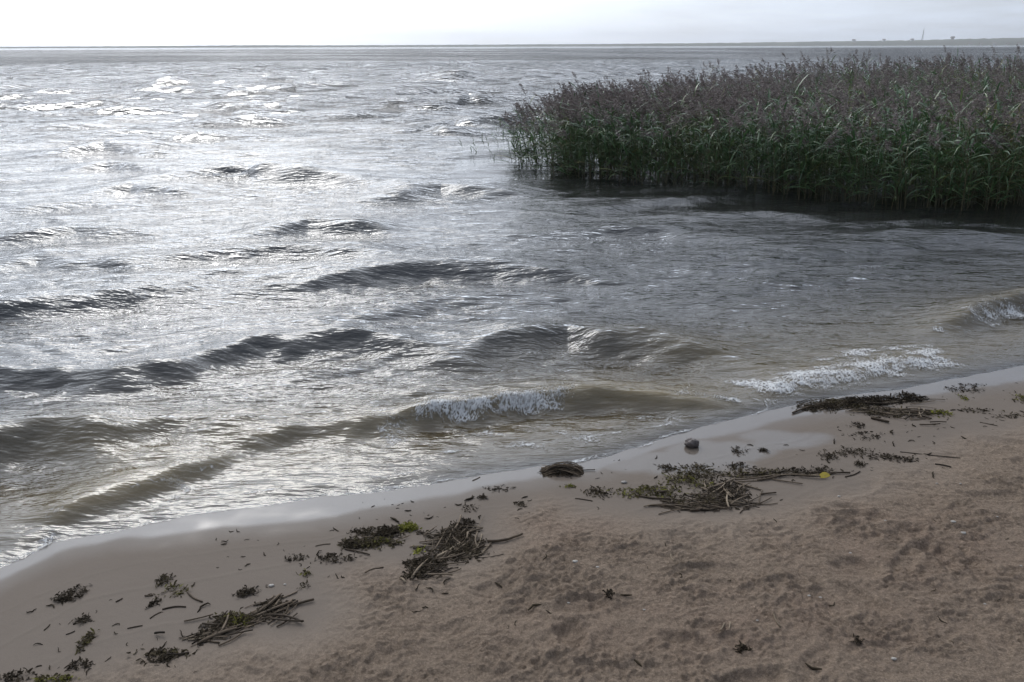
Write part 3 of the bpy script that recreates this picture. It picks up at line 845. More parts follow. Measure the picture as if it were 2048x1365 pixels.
obj('plume_mass', mbp.mesh('reed_bed_plumes'), M['plume'], bed, kind='stuff')
# single reeds along the front of the bed
VAR = []
for v in range(14):
    gg = np.random.default_rng(300 + v)
    st, lv, pl = reed_geo(gg, 1.12, 8, 38, WIND, v % 7 < 5, .16)
    sm = MB(); sm.add(st[0], st[1], gg.uniform(.2, .9))
    parts = [('stem', sm.mesh('stem'), M['stem'])]
    for (V, Fq), t_ in lv:
        m1 = MB(); m1.add(V, Fq, t_); parts.append(('leaf', m1.mesh('leaf'), M['leaf']))
    if pl is not None: parts.append(('plume', pl.mesh('plume'), M['plume']))
    for _, me, mt in parts: me.materials.append(mt)
    VAR.append(parts)
def plant_reed(px_, py_, v, scale, rz, label, group):
    e = obj('reed', None, None, None, label, 'reed', group, loc=(px_, py_, -WATER_D))
    e.rotation_euler = (0, 0, rz); e.scale = scale
    for nm, me, _ in VAR[v]:
        obj(nm, me, None, e)
    return e
for k, i in enumerate(solo):
    p = cand[i]
    h = float(reed_height(p, 0)) * g.uniform(.62, 1.05)
    sc = (h + WATER_D) / (1.12 + WATER_D)
    v = int(g.integers(0, 14)); where = 'at the left tip' if p[0] < 1.2 else 'in the middle' if p[0] < 4.0 else 'at the right end'
    what = 'plumed green reed' if v % 7 < 5 else 'plumeless green reed'
    plant_reed(p[0], p[1], v, (g.uniform(.9, 1.15), g.uniform(.9, 1.15), sc), g.normal(0, .5),
               what + ' on the front edge of the reed bed, ' + where, what + 's ' + where + ' of the front edge')
SP = [(932, 304, .26), (948, 300, .30), (962, 306, .24), (975, 296, .42), (985, 310, .35), (996, 300, .55), (1005, 312, .5), (1012, 300, .62), (1020, 318, .6), (1026, 306, .7), (1032, 322, .55), (1000, 322, .22), (950, 312, .16)]
sv_ = []
for v in range(4):
    gg = np.random.default_rng(400 + v)
    st, lv, _ = reed_geo(gg, 1.0, 5, 0, WIND, False, .35)
    sm = MB(); sm.add(st[0], st[1], .4)
    parts = [('stem', sm.mesh('stem'), M['stem'])]
    for (V, Fq), t_ in lv:
        m1 = MB(); m1.add(V, Fq, t_); parts.append(('leaf', m1.mesh('leaf'), M['leaf']))
    for _, me, mt in parts: me.materials.append(mt)
    sv_.append(parts)
for k, (a, b, hh) in enumerate(SP):
    q = at(a, b)
    e = obj('reed_shoot', None, None, None, 'thin lone reed shoot in open water off the left tip of the reeds', 'reed', 'lone reed shoots off the left tip', loc=(q[0], q[1], -WATER_D))
    e.scale = (.7, .7, (hh + WATER_D) / (1.0 + WATER_D)); e.rotation_euler = (0, 0, g.normal(0, 1))
    for nm, me, _ in sv_[k % 4]: obj(nm, me, None, e)

# ------------------------------------------------------------------ far shore, mast and houses
FS_D = 5200.0
def az_of(px): return math.atan2((px - 1024) / F_PX, math.cos(R(PITCH)) + math.sin(R(PITCH)) * (682.5 - 92) / F_PX)
def az_pt(px, d):
    v = ray(px, 92); n = math.hypot(v.x, v.y)
    return v.x / n * d, v.y / n * d
xs = np.linspace(-1500, 3600, 700)
prof = np.interp(xs, [-1500, 0, 300, 520, 640, 1000, 1300, 1500, 1700, 1800, 1900, 2000, 2300, 3600], [6, 8, 10, 14, 12, 14, 17, 21, 27, 30, 36, 42, 44, 44])
prof = prof * (1 + .10 * fbm(xs * .02, xs * 0, 4, 120)) + 2.5 * gnoise(xs * .09, xs * 0 + 3, 121) * (prof / 20)
V = []
for x_, h_ in zip(xs, prof):
    a = (x_ - 1024) / 2048 * R(71)
    for dd, hz in ((FS_D, -2.0), (FS_D + 30, h_ * .45), (FS_D + 160, h_), (FS_D + 900, h_ * .9), (FS_D + 1500, -2)):
        V.append((math.sin(a) * dd, math.cos(a) * dd, hz))
n = len(xs); F = [(i * 5 + j, (i + 1) * 5 + j, (i + 1) * 5 + j + 1, i * 5 + j + 1) for i in range(n - 1) for j in range(4)]
obj('far_shore', mesh_np('far_shore', np.array(V), np.array(F)), M['land'], label='low hazy wooded land along the horizon', kind='structure')
def boxmesh(name, w, d, h, roof=0.0):
    V = [(-w, -d, 0), (w, -d, 0), (w, d, 0), (-w, d, 0), (-w, -d, h), (w, -d, h), (w, d, h), (-w, d, h)]
    F = [(0, 1, 5, 4), (1, 2, 6, 5), (2, 3, 7, 6), (3, 0, 4, 7)]
    if roof:
        V += [(-w, 0, h + roof), (w, 0, h + roof)]
        F += [(4, 5, 9, 8), (6, 7, 8, 9), (5, 6, 9, 9), (7, 4, 8, 8)]
        F[-2] = (5, 6, 9, 5); F[-1] = (7, 4, 8, 7)
        me = bpy.data.meshes.new(name); me.from_pydata(V, [], [f if len(set(f)) == 4 else tuple(dict.fromkeys(f)) for f in F]); me.update(); return me
    F.append((4, 5, 6, 7))
    me = bpy.data.meshes.new(name); me.from_pydata(V, [], F); me.update(); return me
def land_h(px):
    return float(np.interp(px, xs, prof))
mx, my = az_pt(1842, FS_D + 200)
mast = obj('radio_mast', None, None, None, 'tall thin radio mast on the far shore', 'mast', loc=(mx, my, land_h(1842) * .6))
mb = MB()
for sx, sy in ((-1, -1), (1, -1), (1, 1), (-1, 1)):
    V_, F_ = tube_q(np.array([(sx * 4.2, sy * 4.2, 0), (sx * 2.2, sy * 2.2, 34), (sx * 1.4, sy * 1.4, 66)]), .55, 4); mb.add(V_, F_)
for zb in np.linspace(4, 62, 12):
    q = 4.0 - 2.6 * zb / 66
    for (a, b) in (((-q, -q), (q, -q)), ((q, -q), (q, q)), ((q, q), (-q, q)), ((-q, q), (-q, -q))):
        V_, F_ = tube_q(np.array([(*a, zb), (*b, zb + 3.5)]), .4, 4); mb.add(V_, F_)
obj('lattice_tower', mb.mesh('lattice_tower', False), M['steel'], mast)
mb = MB(); V_, F_ = tube_q(np.array([(0, 0, 64), (0, 0, 80)]), .7, 6); mb.add(V_, F_)
obj('antenna', mb.mesh('antenna'), M['steel'], mast)
bx_, by_ = az_pt(1902, FS_D + 200)
blk = obj('water_tower', None, None, None, 'squat dark tower block right of the radio mast on the far shore', 'tower', loc=(bx_, by_, land_h(1902) * .5))
obj('shaft', boxmesh('shaft', 6, 6, 22), M['brick'], blk); hd = obj('head', boxmesh('head', 8.5, 8.5, 9), M['brick'], blk); hd.location = (0, 0, 22.05)
for k, (a, w, hz) in enumerate([(1706, 9, 9), (1766, 7, 9), (1822, 8, 8), (1940, 14, 7), (1962, 10, 7), (1990, 16, 8), (2016, 12, 7), (2040, 14, 8)]):
    qx, qy = az_pt(a, FS_D + 20)
    wh = obj('far_house', None, None, None, 'tiny pale house on the far shore near the radio mast', 'house', 'houses on the far shore', loc=(qx, qy, 1.0 if a > 1900 else land_h(a) * .8))
    obj('wall', boxmesh('wall', w, 6, hz), M['render'], wh)
    rf = obj('roof', boxmesh('roof', w + 1, 7, .4, 5), M['brick'], wh); rf.location = (0, 0, hz + .05)

# ------------------------------------------------------------------ wrack: straw, weed and stones on the sand
def gpt(px, py): 
    return np.array(ground(px, py))
def straw_mesh(A, B, rad, g, lift=0.0, bend=.02, tint=.5):
    n = 5; t = np.linspace(0, 1, n)
    P = A[None, :] * (1 - t[:, None]) + B[None, :] * t[:, None]
    L = np.linalg.norm(B - A); d = (B - A) / (L + 1e-9); side = np.array([-d[1], d[0], 0])
    P += side[None, :] * (np.sin(t * math.pi) * g.normal(0, bend) * L)[:, None]
    zs = sand_at(P[:, 0], P[:, 1])
    P[:, 2] = np.maximum(P[:, 2], zs) if lift < 0 else np.maximum(zs, np.interp(t, [0, 1], [zs[0], zs[-1]])) + rad * .8 + lift * (0.4 + 0.6 * t)
    rr_ = rad * np.array([1, 1.0, .97, .95, .9]) * g.uniform(.85, 1.1)
    V, F = tube_q(P, rr_, 5)
    mb = MB(); mb.add(V, F, tint); return mb.mesh('straw')
def weed_mesh(g, cx, cy, rx, ry, rot, n, hgt, tint_lo, tint_hi, size=.014):
    """crumpled strips heaped over an oval"""
    mb = MB(); n = int(n * 3)
    a = g.uniform(0, 6.28, n); r_ = np.sqrt(g.uniform(0, 1, n)) * (1 + .25 * g.normal(0, 1, n))
    lx = r_ * np.cos(a) * rx; ly = r_ * np.sin(a) * ry
    X = cx + lx * math.cos(rot) - ly * math.sin(rot); Y = cy + lx * math.sin(rot) + ly * math.cos(rot)
    cl = fbm(X * 14, Y * 14, 2, int(g.integers(0, 900)))
    ok = cl > -0.12
    Zs = sand_at(X, Y)
    for i in range(n):
        if not ok[i] and g.uniform() < .8: continue
        k = int(g.integers(3, 6)); l = size * g.uniform(.5, 1.6); w = size * g.uniform(.10, .34)
        az = g.uniform(0, 6.28); zc = Zs[i] + .003 + hgt * max(0, 1 - r_[i] ** 2) * g.uniform(.0, 1)
        P = [np.array([X[i], Y[i], zc])]
        for j in range(k - 1):
            az += g.normal(0, .8)
            P.append(P[-1] + np.array([math.cos(az), math.sin(az), g.normal(0, .42)]) * l / k * 1.6)
        P = np.array(P); P[:, 2] = np.maximum(P[:, 2], Zs[i] + .0015)
        sd2 = np.array([[-math.sin(az), math.cos(az), g.normal(0, .7)]] * k); sd2 /= np.linalg.norm(sd2, axis=1)[:, None]
        ww = w * np.sin(np.linspace(.35, 2.7, k))
        V = np.concatenate([P - sd2 * ww[:, None], P + sd2 * ww[:, None]])
        F = np.array([(j, j + 1, k + j + 1, k + j) for j in range(k - 1)])
        mb.add(V, F, float(g.uniform(tint_lo, tint_hi)))
    return mb.mesh('weed_mat')
def pile(name, px, py, label, cat, weeds=(), straws=(), loose=(), seed=0):
    """weeds: (px, py, half width px, half depth px, n, height, tint lo, tint hi); straws: pixel pairs; loose: (px, py, rx, ry, n, angle, spread, length)"""
    g = np.random.default_rng(seed)
    o = gpt(px, py)
    e = obj(name, None, None, None, label, cat, loc=tuple(o))
    def child(nm, me, mt):
        c = obj(nm, me, mt, e); c.location = -Vector(o); return c
    for (a, b, rx, ry, n, h, t0, t1) in weeds:
        c = gpt(a, b); ex = np.linalg.norm(gpt(a + rx, b) - c); ey = np.linalg.norm(gpt(a, b - ry) - c)
        child('weed_mat', weed_mesh(g, c[0], c[1], ex, ey, 0, n, h * .7, t0, t1), M['weed'])['kind'] = 'stuff'
    for (a, b, c_, d_, rad, tint) in straws:
        A, B = gpt(a, b), gpt(c_, d_)
        child('straw', straw_mesh(A, B, rad, g, g.uniform(.002, .013), .04, tint), M['straw'])
    for (a, b, rx, ry, n, ang_, spr, ln) in loose:
        c = gpt(a, b); ex = np.linalg.norm(gpt(a + rx, b) - c); ey = np.linalg.norm(gpt(a, b - ry) - c)
        for _ in range(n):
            q = g.normal(0, .62, 2); an = R(ang_) + g.normal(0, R(spr)); l = ln * g.uniform(.35, 1.2)
            m0 = c[:2] + np.array([q[0] * ex, q[1] * ey]); dv = np.array([math.cos(an), math.sin(an)]) * l / 2
            A = np.array([*(m0 - dv), 0]); B = np.array([*(m0 + dv), 0])
            child('straw', straw_mesh(A, B, g.uniform(.0012, .0034), g, abs(g.normal(0, .006)), .07, float(np.clip(g.normal(.40, .28), .02, .95))), M['straw'])
    return e
pile('straw_pile', 1430, 985, 'largest tangle of pale straw and green weed, by the small wet pool', 'straw pile',
     weeds=[(1300, 985, 60, 12, 150, .02, .3, .85), (1390, 945, 45, 14, 130, .03, .05, .5), (1375, 965, 50, 15, 150, .02, .35, .9), (1400, 1005, 75, 14, 200, .02, .02, .5), (1500, 948, 60, 10, 120, .02, .1, .7), (1610, 944, 60, 7, 120, .018, .0, .3), (1450, 985, 50, 22, 160, .02, .0, .3), (1330, 938, 18, 6, 40, .02, .0, .3), (1480, 936, 20, 8, 40, .02, .0, .35)],
     straws=[(1415, 980, 1470, 962, .0045, .7), (1470, 962, 1545, 955, .004, .5), (1460, 962, 1522, 982, .004, .75), (1457, 985, 1457, 1020, .0045, .85), (1445, 975, 1462, 1000, .004, .8), (1465, 965, 1462, 985, .004, .7), (1425, 988, 1450, 972, .004, .8), (1452, 978, 1468, 999, .004, .8), (1402, 978, 1415, 984, .004, .9), (1408, 962, 1412, 978, .004, .9), (1460, 1012, 1495, 994, .004, .6),
             (1270, 992, 1340, 1000, .004, .4), (1345, 1012, 1440, 1020, .004, .35), (1390, 1010, 1450, 1022, .004, .4), (1520, 990, 1552, 988, .0035, .35), (1545, 960, 1605, 970, .0035, .5), (1530, 955, 1640, 958, .0035, .5), (1600, 954, 1650, 957, .004, .7), (1310, 988, 1330, 990, .006, .2), (1320, 1003, 1420, 1015, .004, .3), (1380, 1024, 1405, 1023, .004, .2), (1630, 950, 1700, 948, .003, .15)],
     loose=[(1440, 1000, 70, 14, 46, 10, 40, .16), (1390, 1012, 80, 8, 30, -8, 15, .2), (1590, 950, 80, 5, 22, 2, 8, .18), (1460, 985, 40, 16, 20, 60, 40, .12)], seed=1)
pile('straw_pile', 900, 1110, 'tall pale straw tangle reaching from the middle of the beach to the damp sand', 'straw pile',
     weeds=[(905, 1085, 45, 26, 260, .03, .0, .3), (850, 1130, 38, 18, 170, .022, .0, .25), (925, 1050, 22, 10, 70, .02, .0, .2), (825, 1155, 24, 8, 70, .015, .0, .25), (930, 1105, 40, 16, 120, .02, .0, .3), (838, 1104, 10, 5, 24, .012, .6, .95)],
     straws=[(824, 1165, 856, 1125, .0055, .85), (875, 1115, 920, 1088, .0055, .9), (872, 1122, 930, 1112, .004, .5), (888, 1098, 905, 1065, .0045, .7), (852, 1153, 905, 1158, .0045, .75), (975, 1085, 1015, 1083, .006, .35), (1010, 1083, 1045, 1073, .006, .45), (800, 1160, 812, 1174, .004, .8), (932, 1082, 936, 1068, .005, .8), (940, 1105, 970, 1092, .0035, .4), (930, 1070, 965, 1060, .004, .5), (910, 1060, 922, 1036, .005, .6), (870, 1102, 890, 1070, .0045, .6), (905, 1072, 918, 1088, .005, .8)],
     loose=[(905, 1085, 40, 26, 60, 40, 28, .13), (860, 1130, 40, 20, 34, 30, 30, .12), (935, 1100, 45, 14, 24, 35, 20, .14)], seed=2)
pile('straw_pile', 500, 1250, 'straw tangle with splayed stalks on the left at the edge of the trampled sand', 'straw pile',
     weeds=[(465, 1243, 42, 12, 170, .025, .0, .6), (420, 1270, 30, 14, 110, .02, .0, .3), (480, 1245, 20, 7, 50, .02, .5, .95), (540, 1220, 30, 18, 90, .02, .0, .25)],
     straws=[(510, 1232, 560, 1195, .0055, .45), (515, 1235, 585, 1210, .005, .5), (525, 1233, 605, 1248, .0048, .15), (540, 1240, 608, 1248, .004, .25), (580, 1215, 628, 1203, .005, .3), (442, 1268, 458, 1238, .005, .75), (405, 1285, 475, 1262, .005, .4), (395, 1290, 440, 1272, .005, .35), (405, 1250, 435, 1254, .004, .15), (545, 1225, 560, 1205, .005, .65), (310, 1270, 330, 1272, .004, .1)],
     loose=[(545, 1222, 36, 16, 34, 38, 18, .14), (430, 1270, 34, 12, 30, 25, 25, .12), (480, 1245, 50, 10, 20, 0, 40, .1)], seed=3)
pile('weed_heap', 770, 1075, 'flat dark weed heap topped with bright yellow-green weed', 'weed heap',
     weeds=[(770, 1065, 58, 10, 240, .02, .0, .3), (740, 1088, 52, 9, 200, .015, .1, .6), (818, 1057, 18, 6, 90, .026, .85, 1.0), (705, 1090, 18, 10, 60, .015, .0, .2), (765, 1085, 28, 6, 60, .012, .6, .95)],
     straws=[(690, 1100, 740, 1112, .003, .15), (835, 1065, 862, 1072, .004, .1)], loose=[(750, 1080, 70, 10, 14, 0, 20, .08)], seed=4)
pile('weed_roll', 1730, 808, 'long dark matted roll of weed at the water edge on the right', 'weed roll',
     weeds=[(1640, 816, 40, 7, 200, .03, .0, .35), (1700, 806, 35, 7, 240, .045, .0, .35), (1755, 803, 45, 7, 280, .05, .0, .2), (1815, 798, 34, 6, 220, .05, .0, .3), (1670, 808, 30, 6, 160, .035, .2, .5)],
     straws=[(1585, 828, 1690, 806, .006, .2), (1690, 806, 1780, 812, .007, .1), (1780, 806, 1850, 796, .006, .1), (1700, 800, 1800, 800, .005, .05)], loose=[(1740, 806, 90, 4, 40, 12, 14, .2), (1660, 812, 50, 4, 26, 25, 12, .2)], seed=5)
pile('straw_pile', 1800, 828, 'wide thin bed of straw lying below the dark weed roll on the right', 'straw pile',
     weeds=[(1770, 826, 55, 9, 160, .018, .1, .6), (1880, 828, 26, 6, 70, .012, .5, .95), (1720, 815, 30, 6, 80, .02, .2, .6)],
     straws=[(1768, 820, 1840, 818, .0045, .8), (1780, 824, 1850, 826, .0045, .6), (1838, 818, 1842, 838, .004, .85), (1848, 820, 1836, 834, .004, .85), (1800, 818, 1808, 830, .004, .7), (1742, 838, 1777, 847, .008, .15), (1720, 818, 1790, 834, .004, .5), (1860, 846, 1892, 848, .0035, .2), (1770, 828, 1800, 834, .004, .7)],
     loose=[(1790, 826, 55, 7, 40, -8, 14, .2), (1840, 830, 25, 9, 24, 40, 50, .1)], seed=6)
# hump of dry grass
def hump(px, py, label, seed):
    g = np.random.default_rng(seed); o = gpt(px, py)
    e = obj('grass_hump', None, None, None, label, 'grass clump', loc=tuple(o))
    half = np.linalg.norm(gpt(px + 38, py) - o)
    mb = MB()
    for i in range(150):
        y0 = g.normal(0, .022); w0 = g.normal(0, .02); x0 = -half * g.uniform(.75, 1.1); x1 = half * g.uniform(.6, 1.15)
        t = np.linspace(0, 1, 6); hh = .044 * g.uniform(.5, 1.05) * math.exp(-(y0 / .03) ** 2)
        P = np.stack([x0 + (x1 - x0) * t, y0 + (w0 - y0) * t + .01 * np.sin(t * 3 + i), .002 + hh * np.sin(np.clip(t, 0, 1) * math.pi) ** .8], 1)
        V, F = tube_q(P, g.uniform(.0012, .0024), 3); mb.add(V, F, float(np.clip(g.normal(.35, .22), 0, .9)))
    obj('dry_grass', mb.mesh('dry_grass'), M['straw'], e, kind='stuff')
    c = obj('weed_mat', weed_mesh(g, o[0], o[1], half, .05, 0, 120, .03, .0, .25), M['weed'], e, kind='stuff'); c.location = -Vector(o)
    for (a, b, c_, d_) in [(1050, 916, 1130, 919), (1145, 944, 1190, 942), (1080, 945, 1165, 950)]:
        m1 = straw_mesh(gpt(a, b), gpt(c_, d_), .0028, g, .004, .03, .3)
        s1 = obj('straw', m1, M['straw'], e); s1.location = -Vector(o)
hump(1124, 944, 'rounded hump of matted brown grass at the edge of the swash', 61)

SMALL = [  # small separate weed patches: px, py, half width, half depth, pieces, height, tint, label
    (1198, 985, 34, 10, 90, .012, 0.0, .5, 'loose green-brown weed patch between the grass hump and the largest straw tangle'),
    (148, 1190, 22, 14, 80, .02, 0.0, .25, 'dark weed scrap highest up on the far left of the damp sand'),
    (122, 1200, 16, 5, 40, .015, 0.0, .25, 'thin dark weed strand left of the far-left weed scrap'),
    (328, 1162, 14, 8, 50, .02, 0.1, .5, 'small weed tuft above the green weed clump on the left'),
    (348, 1182, 24, 10, 90, .02, 0.2, .75, 'green weed clump with a slanting stalk on the left'),
    (310, 1208, 10, 6, 24, .01, 0.0, .3, 'short curl of weed below the green clump on the left'),
    (492, 1186, 20, 8, 60, .018, 0.0, .35, 'dark weed clump above the splayed straw tangle'),
    (172, 1283, 10, 18, 60, .018, 0.1, .6, 'upright streak of weed low on the far left'),
    (335, 1308, 50, 8, 80, .012, 0.1, .6, 'flat string of weed below the splayed straw tangle'),
    (320, 1322, 30, 6, 40, .012, 0.0, .3, 'thin dark weed strand lowest below the splayed straw tangle'),
    (160, 1332, 22, 8, 50, .014, 0.0, .3, 'dark weed scrap near the bottom left corner'),
    (40, 1352, 34, 9, 100, .02, 0.0, .3, 'dark weed heap in the bottom left corner'),
    (110, 1360, 40, 5, 60, .012, 0.4, .95, 'yellow-green weed streak on the bottom edge at the left'),
    (168, 1240, 16, 7, 40, .014, 0.0, .3, 'weed scrap below the highest far-left scrap'),
    (588, 1116, 16, 8, 50, .016, 0.0, .3, 'small dark weed wisp left of the flat weed heap'),
    (665, 1118, 50, 7, 80, .010, 0.0, .3, 'long thin string of weed below the flat weed heap'),
    (612, 1150, 9, 5, 24, .014, 0.4, .9, 'little green weed ball on the sand left of centre'),
    (612, 1172, 12, 6, 26, .012, 0.0, .4, 'thin weed wisp under the little green weed ball'),
    (942, 1017, 12, 7, 50, .022, 0.0, .3, 'dark pointed weed clump above the tall straw tangle'),
    (966, 997, 7, 4, 24, .02, 0.0, .2, 'tiny dark weed lump near the wet sheen in the middle'),
    (1000, 978, 26, 5, 40, .010, 0.0, .3, 'thin dark weed line right of the wet sheen'),
    (1140, 974, 12, 3, 20, .008, .5, .95, 'bright green weed speck below the grass hump'),
    (1480, 903, 14, 6, 50, .02, 0.0, .2, 'black weed tuft on the wet sand right of the stone'),
    (1526, 902, 9, 3, 26, .012, 0.0, .15, 'flat black weed scrap beside the black tuft'),
    (1660, 915, 22, 8, 60, .012, 0.0, .25, 'dark weed scraps above the yellow leaf'),
    (1710, 852, 20, 5, 60, .014, 0.0, .2, 'dark weed scrap topmost of the scatter below the straw bed'),
    (1735, 872, 36, 8, 70, .010, 0.0, .25, 'thin scatter of dark weed below the straw bed on the right'),
    (1700, 905, 46, 8, 90, .010, 0.0, .3, 'sparse scatter of dark weed right of the wet sand'),
    (1765, 915, 34, 6, 60, .010, 0.0, .3, 'thin dark weed row at the right of the sparse scatter'),
    (1718, 930, 9, 4, 30, .014, 0.0, .2, 'small curled dark weed near the yellow leaf'),
    (1810, 921, 26, 5, 60, .012, 0.0, .35, 'dark twiggy weed patch on the trampled sand at the right'),
    (1925, 796, 6, 4, 20, .02, .5, .95, 'small green weed tuft high on the right beach'),
    (2044, 800, 14, 8, 60, .03, .4, .95, 'green weed tuft at the right edge of the picture'),
    (1950, 822, 30, 4, 50, .010, .1, .6, 'thin green-brown weed strand high on the right beach'),
    (1930, 780, 40, 5, 70, .008, 0.0, .2, 'row of dark weed bits on the wet sand at the upper right'),
    (2020, 832, 26, 5, 40, .010, 0.0, .35, 'thin dark weed strand near the right edge'),
    (1217, 1197, 8, 6, 40, .02, 0.0, .12, 'black weed lump alone on the trampled sand'),
    (1940, 770, 30, 3, 40, .006, 0.0, .2, 'faint dark line of weed bits by the water at the upper right'),
    (1040, 1010, 14, 5, 30, .01, 0.0, .3, 'small weed wisp right of the pointed clump'),
    (960, 1085, 12, 4, 20, .01, 0.0, .3, 'tiny weed bit right of the tall straw tangle'),
    (1485, 1300, 14, 5, 30, .012, 0.0, .2, 'dark weed scrap low in the middle of the trampled sand'),
    (1712, 1288, 5, 8, 20, .02, 0.0, .2, 'dark stub of weed low on the right of the trampled sand'),
]
g = np.random.default_rng(77)
for (a, b, rx, ry, n, h, t0, t1, lab) in SMALL:
    c = gpt(a, b); ex = np.linalg.norm(gpt(a + rx, b) - c); ey = np.linalg.norm(gpt(a, b - ry) - c)
    me = weed_mesh(g, c[0], c[1], ex, ey, 0, int(n * .7), h * .6, t0, t1, .013)
    co = np.empty(len(me.vertices) * 3, np.float32); me.vertices.foreach_get('co', co)
    me.vertices.foreach_set('co', (co.reshape(-1, 3) - c.astype(np.float32)).ravel()); me.update()
    obj('weed_scrap', me, M['weed'], None, lab, 'weed', loc=tuple(c), kind='stuff' if any(w in lab for w in ('scatter', 'row of', 'scraps', 'line of', 'string', 'dark weed row')) else None)
STALKS = [(375, 1185, 405, 1205, .0045, .35, 'dark stalk slanting from the green weed clump on the left'), (290, 1193, 306, 1192, .0045, .2, 'short dark stick left of the green weed clump'),
          (318, 1300, 378, 1308, .0065, .05, 'thick black stick lowest on the left beach'), (1185, 1003, 1150, 998, .003, .3, 'thin red-brown stalk on the ruddy sand'),
          (1448, 1253, 1440, 1268, .0045, .85, 'left one of two short pale straws low in the middle'), (1460, 1250, 1457, 1266, .0045, .9, 'right one of two short pale straws low in the middle'),
          (1546, 1232, 1560, 1262, .0045, .7, 'pale bent straw right of the two short pale straws'), (1342, 1112, 1347, 1128, .004, .9, 'single pale straw on the smooth patch of trampled sand'),
          (730, 1146, 767, 1136, .0035, .45, 'thin stalk lying between the weed strings left of the tall tangle'), (1870, 930, 1902, 936, .004, .15, 'dark stick in the middle of the right beach'),
          (1800, 905, 1920, 918, .0035, .2, 'long dark thin stick on the right beach'), (1690, 955, 1720, 944, .0045, .2, 'dark stick right of the yellow leaf'),
          (1960, 845, 1995, 852, .003, .2, 'thin dark stick high on the right beach'), (945, 962, 960, 955, .003, .4, 'small forked twig lying at the wet edge'),
          (150, 1263, 132, 1270, .003, .2, 'little dark twig low on the far left'), (100, 1250, 88, 1262, .003, .2, 'little dark twig farthest left on the damp sand'),
          (232, 1205, 245, 1198, .004, .2, 'short twig between the far-left scraps and the green clump'), (255, 1258, 285, 1252, .003, .2, 'thin forked twig below the green clump'),
          (300, 1238, 322, 1225, .003, .2, 'thin slanting twig under the green clump'), (325, 1220, 372, 1215, .004, .15, 'dark curved twig under the green clump')]
for (a, b, c_, d_, rad, tint, lab) in STALKS:
    A, B = gpt(a, b), gpt(c_, d_)
    me = straw_mesh(A, B, rad * .75, g, .0, .06, tint)
    co = np.empty(len(me.vertices) * 3, np.float32); me.vertices.foreach_get('co', co)
    me.vertices.foreach_set('co', (co.reshape(-1, 3) - A.astype(np.float32)).ravel()); me.update()
    obj('stalk', me, M['straw'], None, lab, 'stalk', loc=tuple(A))
# crumbs of weed strewn over the beach: alike, cannot be told apart
CR = []
for v in range(10):
    gg = np.random.default_rng(500 + v); mb = MB()
    k = int(gg.integers(4, 7)); P = [np.zeros(3)]; az = gg.uniform(0, 6.28)
    for j in range(k - 1):
        az += gg.normal(0, .6); P.append(P[-1] + np.array([math.cos(az), math.sin(az), 0]) * .012)
    P = np.array(P) - np.mean(P, axis=0); P[:, 2] = .003 + .002 * np.abs(gg.normal(0, 1, k))
    V, F = tube_q(P, .0034 * np.sin(np.linspace(.5, 2.6, k)) * gg.uniform(.6, 1.3), 5); mb.add(V, F, gg.uniform(.02, .35))
    me = mb.mesh('weed_crumb'); me.materials.append(M['weed']); CR.append(me)
ZONES = [((60, 1170, 420, 1350), 36, 'crumb of dark weed strewn on the damp sand at the lower left', 'weed crumbs at the lower left'),
         ((420, 1060, 700, 1180), 26, 'crumb of dark weed strewn on the smooth sand left of centre', 'weed crumbs left of centre'),
         ((700, 985, 1060, 1060), 34, 'crumb of dark weed strewn along the wet sheen in the middle', 'weed crumbs along the wet sheen'),
         ((1180, 890, 1640, 1030), 40, 'crumb of dark weed strewn around the largest straw tangle', 'weed crumbs round the largest tangle'),
         ((1640, 840, 1900, 960), 44, 'crumb of dark weed strewn over the right beach below the straw bed', 'weed crumbs below the straw bed'),
         ((1860, 760, 2048, 880), 34, 'crumb of dark weed strewn on the upper right beach', 'weed crumbs on the upper right beach'),
         ((800, 1100, 1100, 1260), 22, 'crumb of dark weed on the trampled sand under the tall tangle', 'weed crumbs under the tall tangle'),
         ((1250, 1040, 2030, 1350), 26, 'crumb of dark weed on the trampled sand at the right', 'weed crumbs on the trampled sand')]
for (x0, y0, x1, y1), n, lab, grp in ZONES:
    for _ in range(n):
        c = gpt(g.uniform(x0, x1), g.uniform(y0, y1))
        if look(GRID_B, c[0], c[1])[0] < .003: continue
        o = obj('weed_crumb', CR[int(g.integers(0, 10))], None, None, lab, 'weed', grp, loc=tuple(c))
        sc = float(np.clip(g.lognormal(-.85, .5), .2, 1.2)); o.scale = (sc, sc, sc); o.rotation_euler = (0, 0, g.uniform(0, 6.28))
# stone, leaf, shells
def lump(name, px, py, rx, ry, rz, material, label, cat, seed, group=None, sink=.25, segs=(18, 10)):
    g = np.random.default_rng(seed); c = gpt(px, py)
    n, m = segs; V = []; off = g.uniform(0, 50)
    for i in range(m + 1):
        ph = math.pi * i / m
        for j in range(n):
            th = 2 * math.pi * j / n
            d = np.array([math.sin(ph) * math.cos(th), math.sin(ph) * math.sin(th), math.cos(ph)])
            k = 1 + .22 * float(fbm(np.array([d[0] * 1.4 + off]), np.array([d[1] * 1.4 + d[2] * 1.7]), 3, seed)[0]) * 2
            k = min(k, 1.12)
            V.append(d * k * np.array([rx, ry, rz]) + np.array([0, 0, rz * (1 - sink)]))
    F = [(i * n + j, (i + 1) * n + j, (i + 1) * n + (j + 1) % n, i * n + (j + 1) % n) for i in range(m) for j in range(n)]
    return obj(name, mesh_np(name, np.array(V), np.array(F)), material, None, label, cat, group, loc=tuple(c))
lump('stone', 1383, 893, .040, .030, .026, M['stone'], 'fist-sized brown stone on the wet sand by the swash', 'stone', 5)
lump('stone', 503, 745, .05, .05, .05, M['stone'], 'dark stone just breaking the water below a wave on the left', 'stone', 9)
bpy.data.objects['stone.001'].location.z = -.01
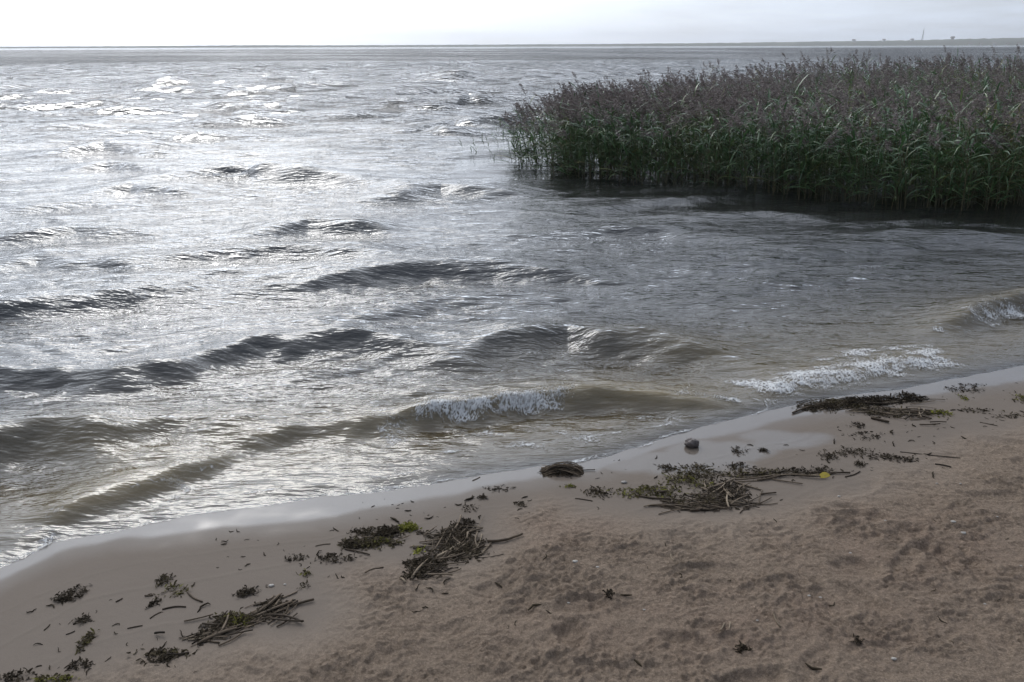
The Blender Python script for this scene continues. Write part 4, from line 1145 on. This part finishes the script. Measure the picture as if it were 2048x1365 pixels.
lump('stone', 1248, 966, .014, .010, .006, M['greystone'], 'small pale pebble left of the largest straw tangle', 'stone', 6)
for k, (a, b, r_) in enumerate([(543, 1173, .012), (570, 1170, .006), (1787, 1322, .010), (1618, 1193, .007), (1641, 1195, .007), (1905, 1050, .012), (1925, 1072, .013), (1137, 1207, .006), (1288, 1222, .006), (1678, 994, .008), (1873, 970, .006), (1920, 970, .006), (1700, 1110, .006), (1970, 1210, .006), (2040, 1135, .008), (1770, 1045, .006), (1994, 1037, .006), (1514, 1245, .005), (1150, 1133, .012), (1195, 1140, .008)]):
    lump('shell', a, b, r_, r_ * .6, r_ * .4, M['pebble'], 'small pale shell fragment on the sand', 'shell', 40 + k, 'shell fragments on the sand', .3, (10, 6))
lv = gpt(1650, 957)
V, F = leaf_geo(np.random.default_rng(4), (0, 0, .012), 0.1, .055, .030, .35, .9, 6)
V2 = V - np.array([.027, 0, 0]); yl = MB(); yl.add(V2, F, .5); yl.add(V2 - np.array([0, 0, .0012]), F[:, ::-1], .5)
obj('fallen_leaf', yl.mesh('fallen_leaf'), M['yellow'], None, 'bright yellow fallen leaf at the right end of the largest straw tangle', 'leaf', loc=tuple(lv))

# ------------------------------------------------------------------ the air between here and the far shore
hm, ht = mat('haze')
pv = nd(ht, 'ShaderNodeVolumePrincipled')
pv.inputs['Color'].default_value = (0.93, 0.95, 0.97, 1)
pv.inputs['Density'].default_value = 0.9e-4
pv.inputs['Anisotropy'].default_value = 0.3
ho = nd(ht, 'ShaderNodeOutputMaterial'); lk(ht, pv.outputs[0], ho.inputs['Volume'])
hv = [(x_, y_, z_) for z_ in (-45.0, 130.0) for (x_, y_) in ((-9200, -9200), (9200, -9200), (9200, 9200), (-9200, 9200))]
hmesh = bpy.data.meshes.new('haze')
hmesh.from_pydata(hv, [], [(3, 2, 1, 0), (4, 5, 6, 7), (0, 1, 5, 4), (1, 2, 6, 5), (2, 3, 7, 6), (3, 0, 4, 7)]); hmesh.update()
obj('haze', hmesh, hm, kind='stuff', label='thin pale haze over the whole lagoon', cat='haze')
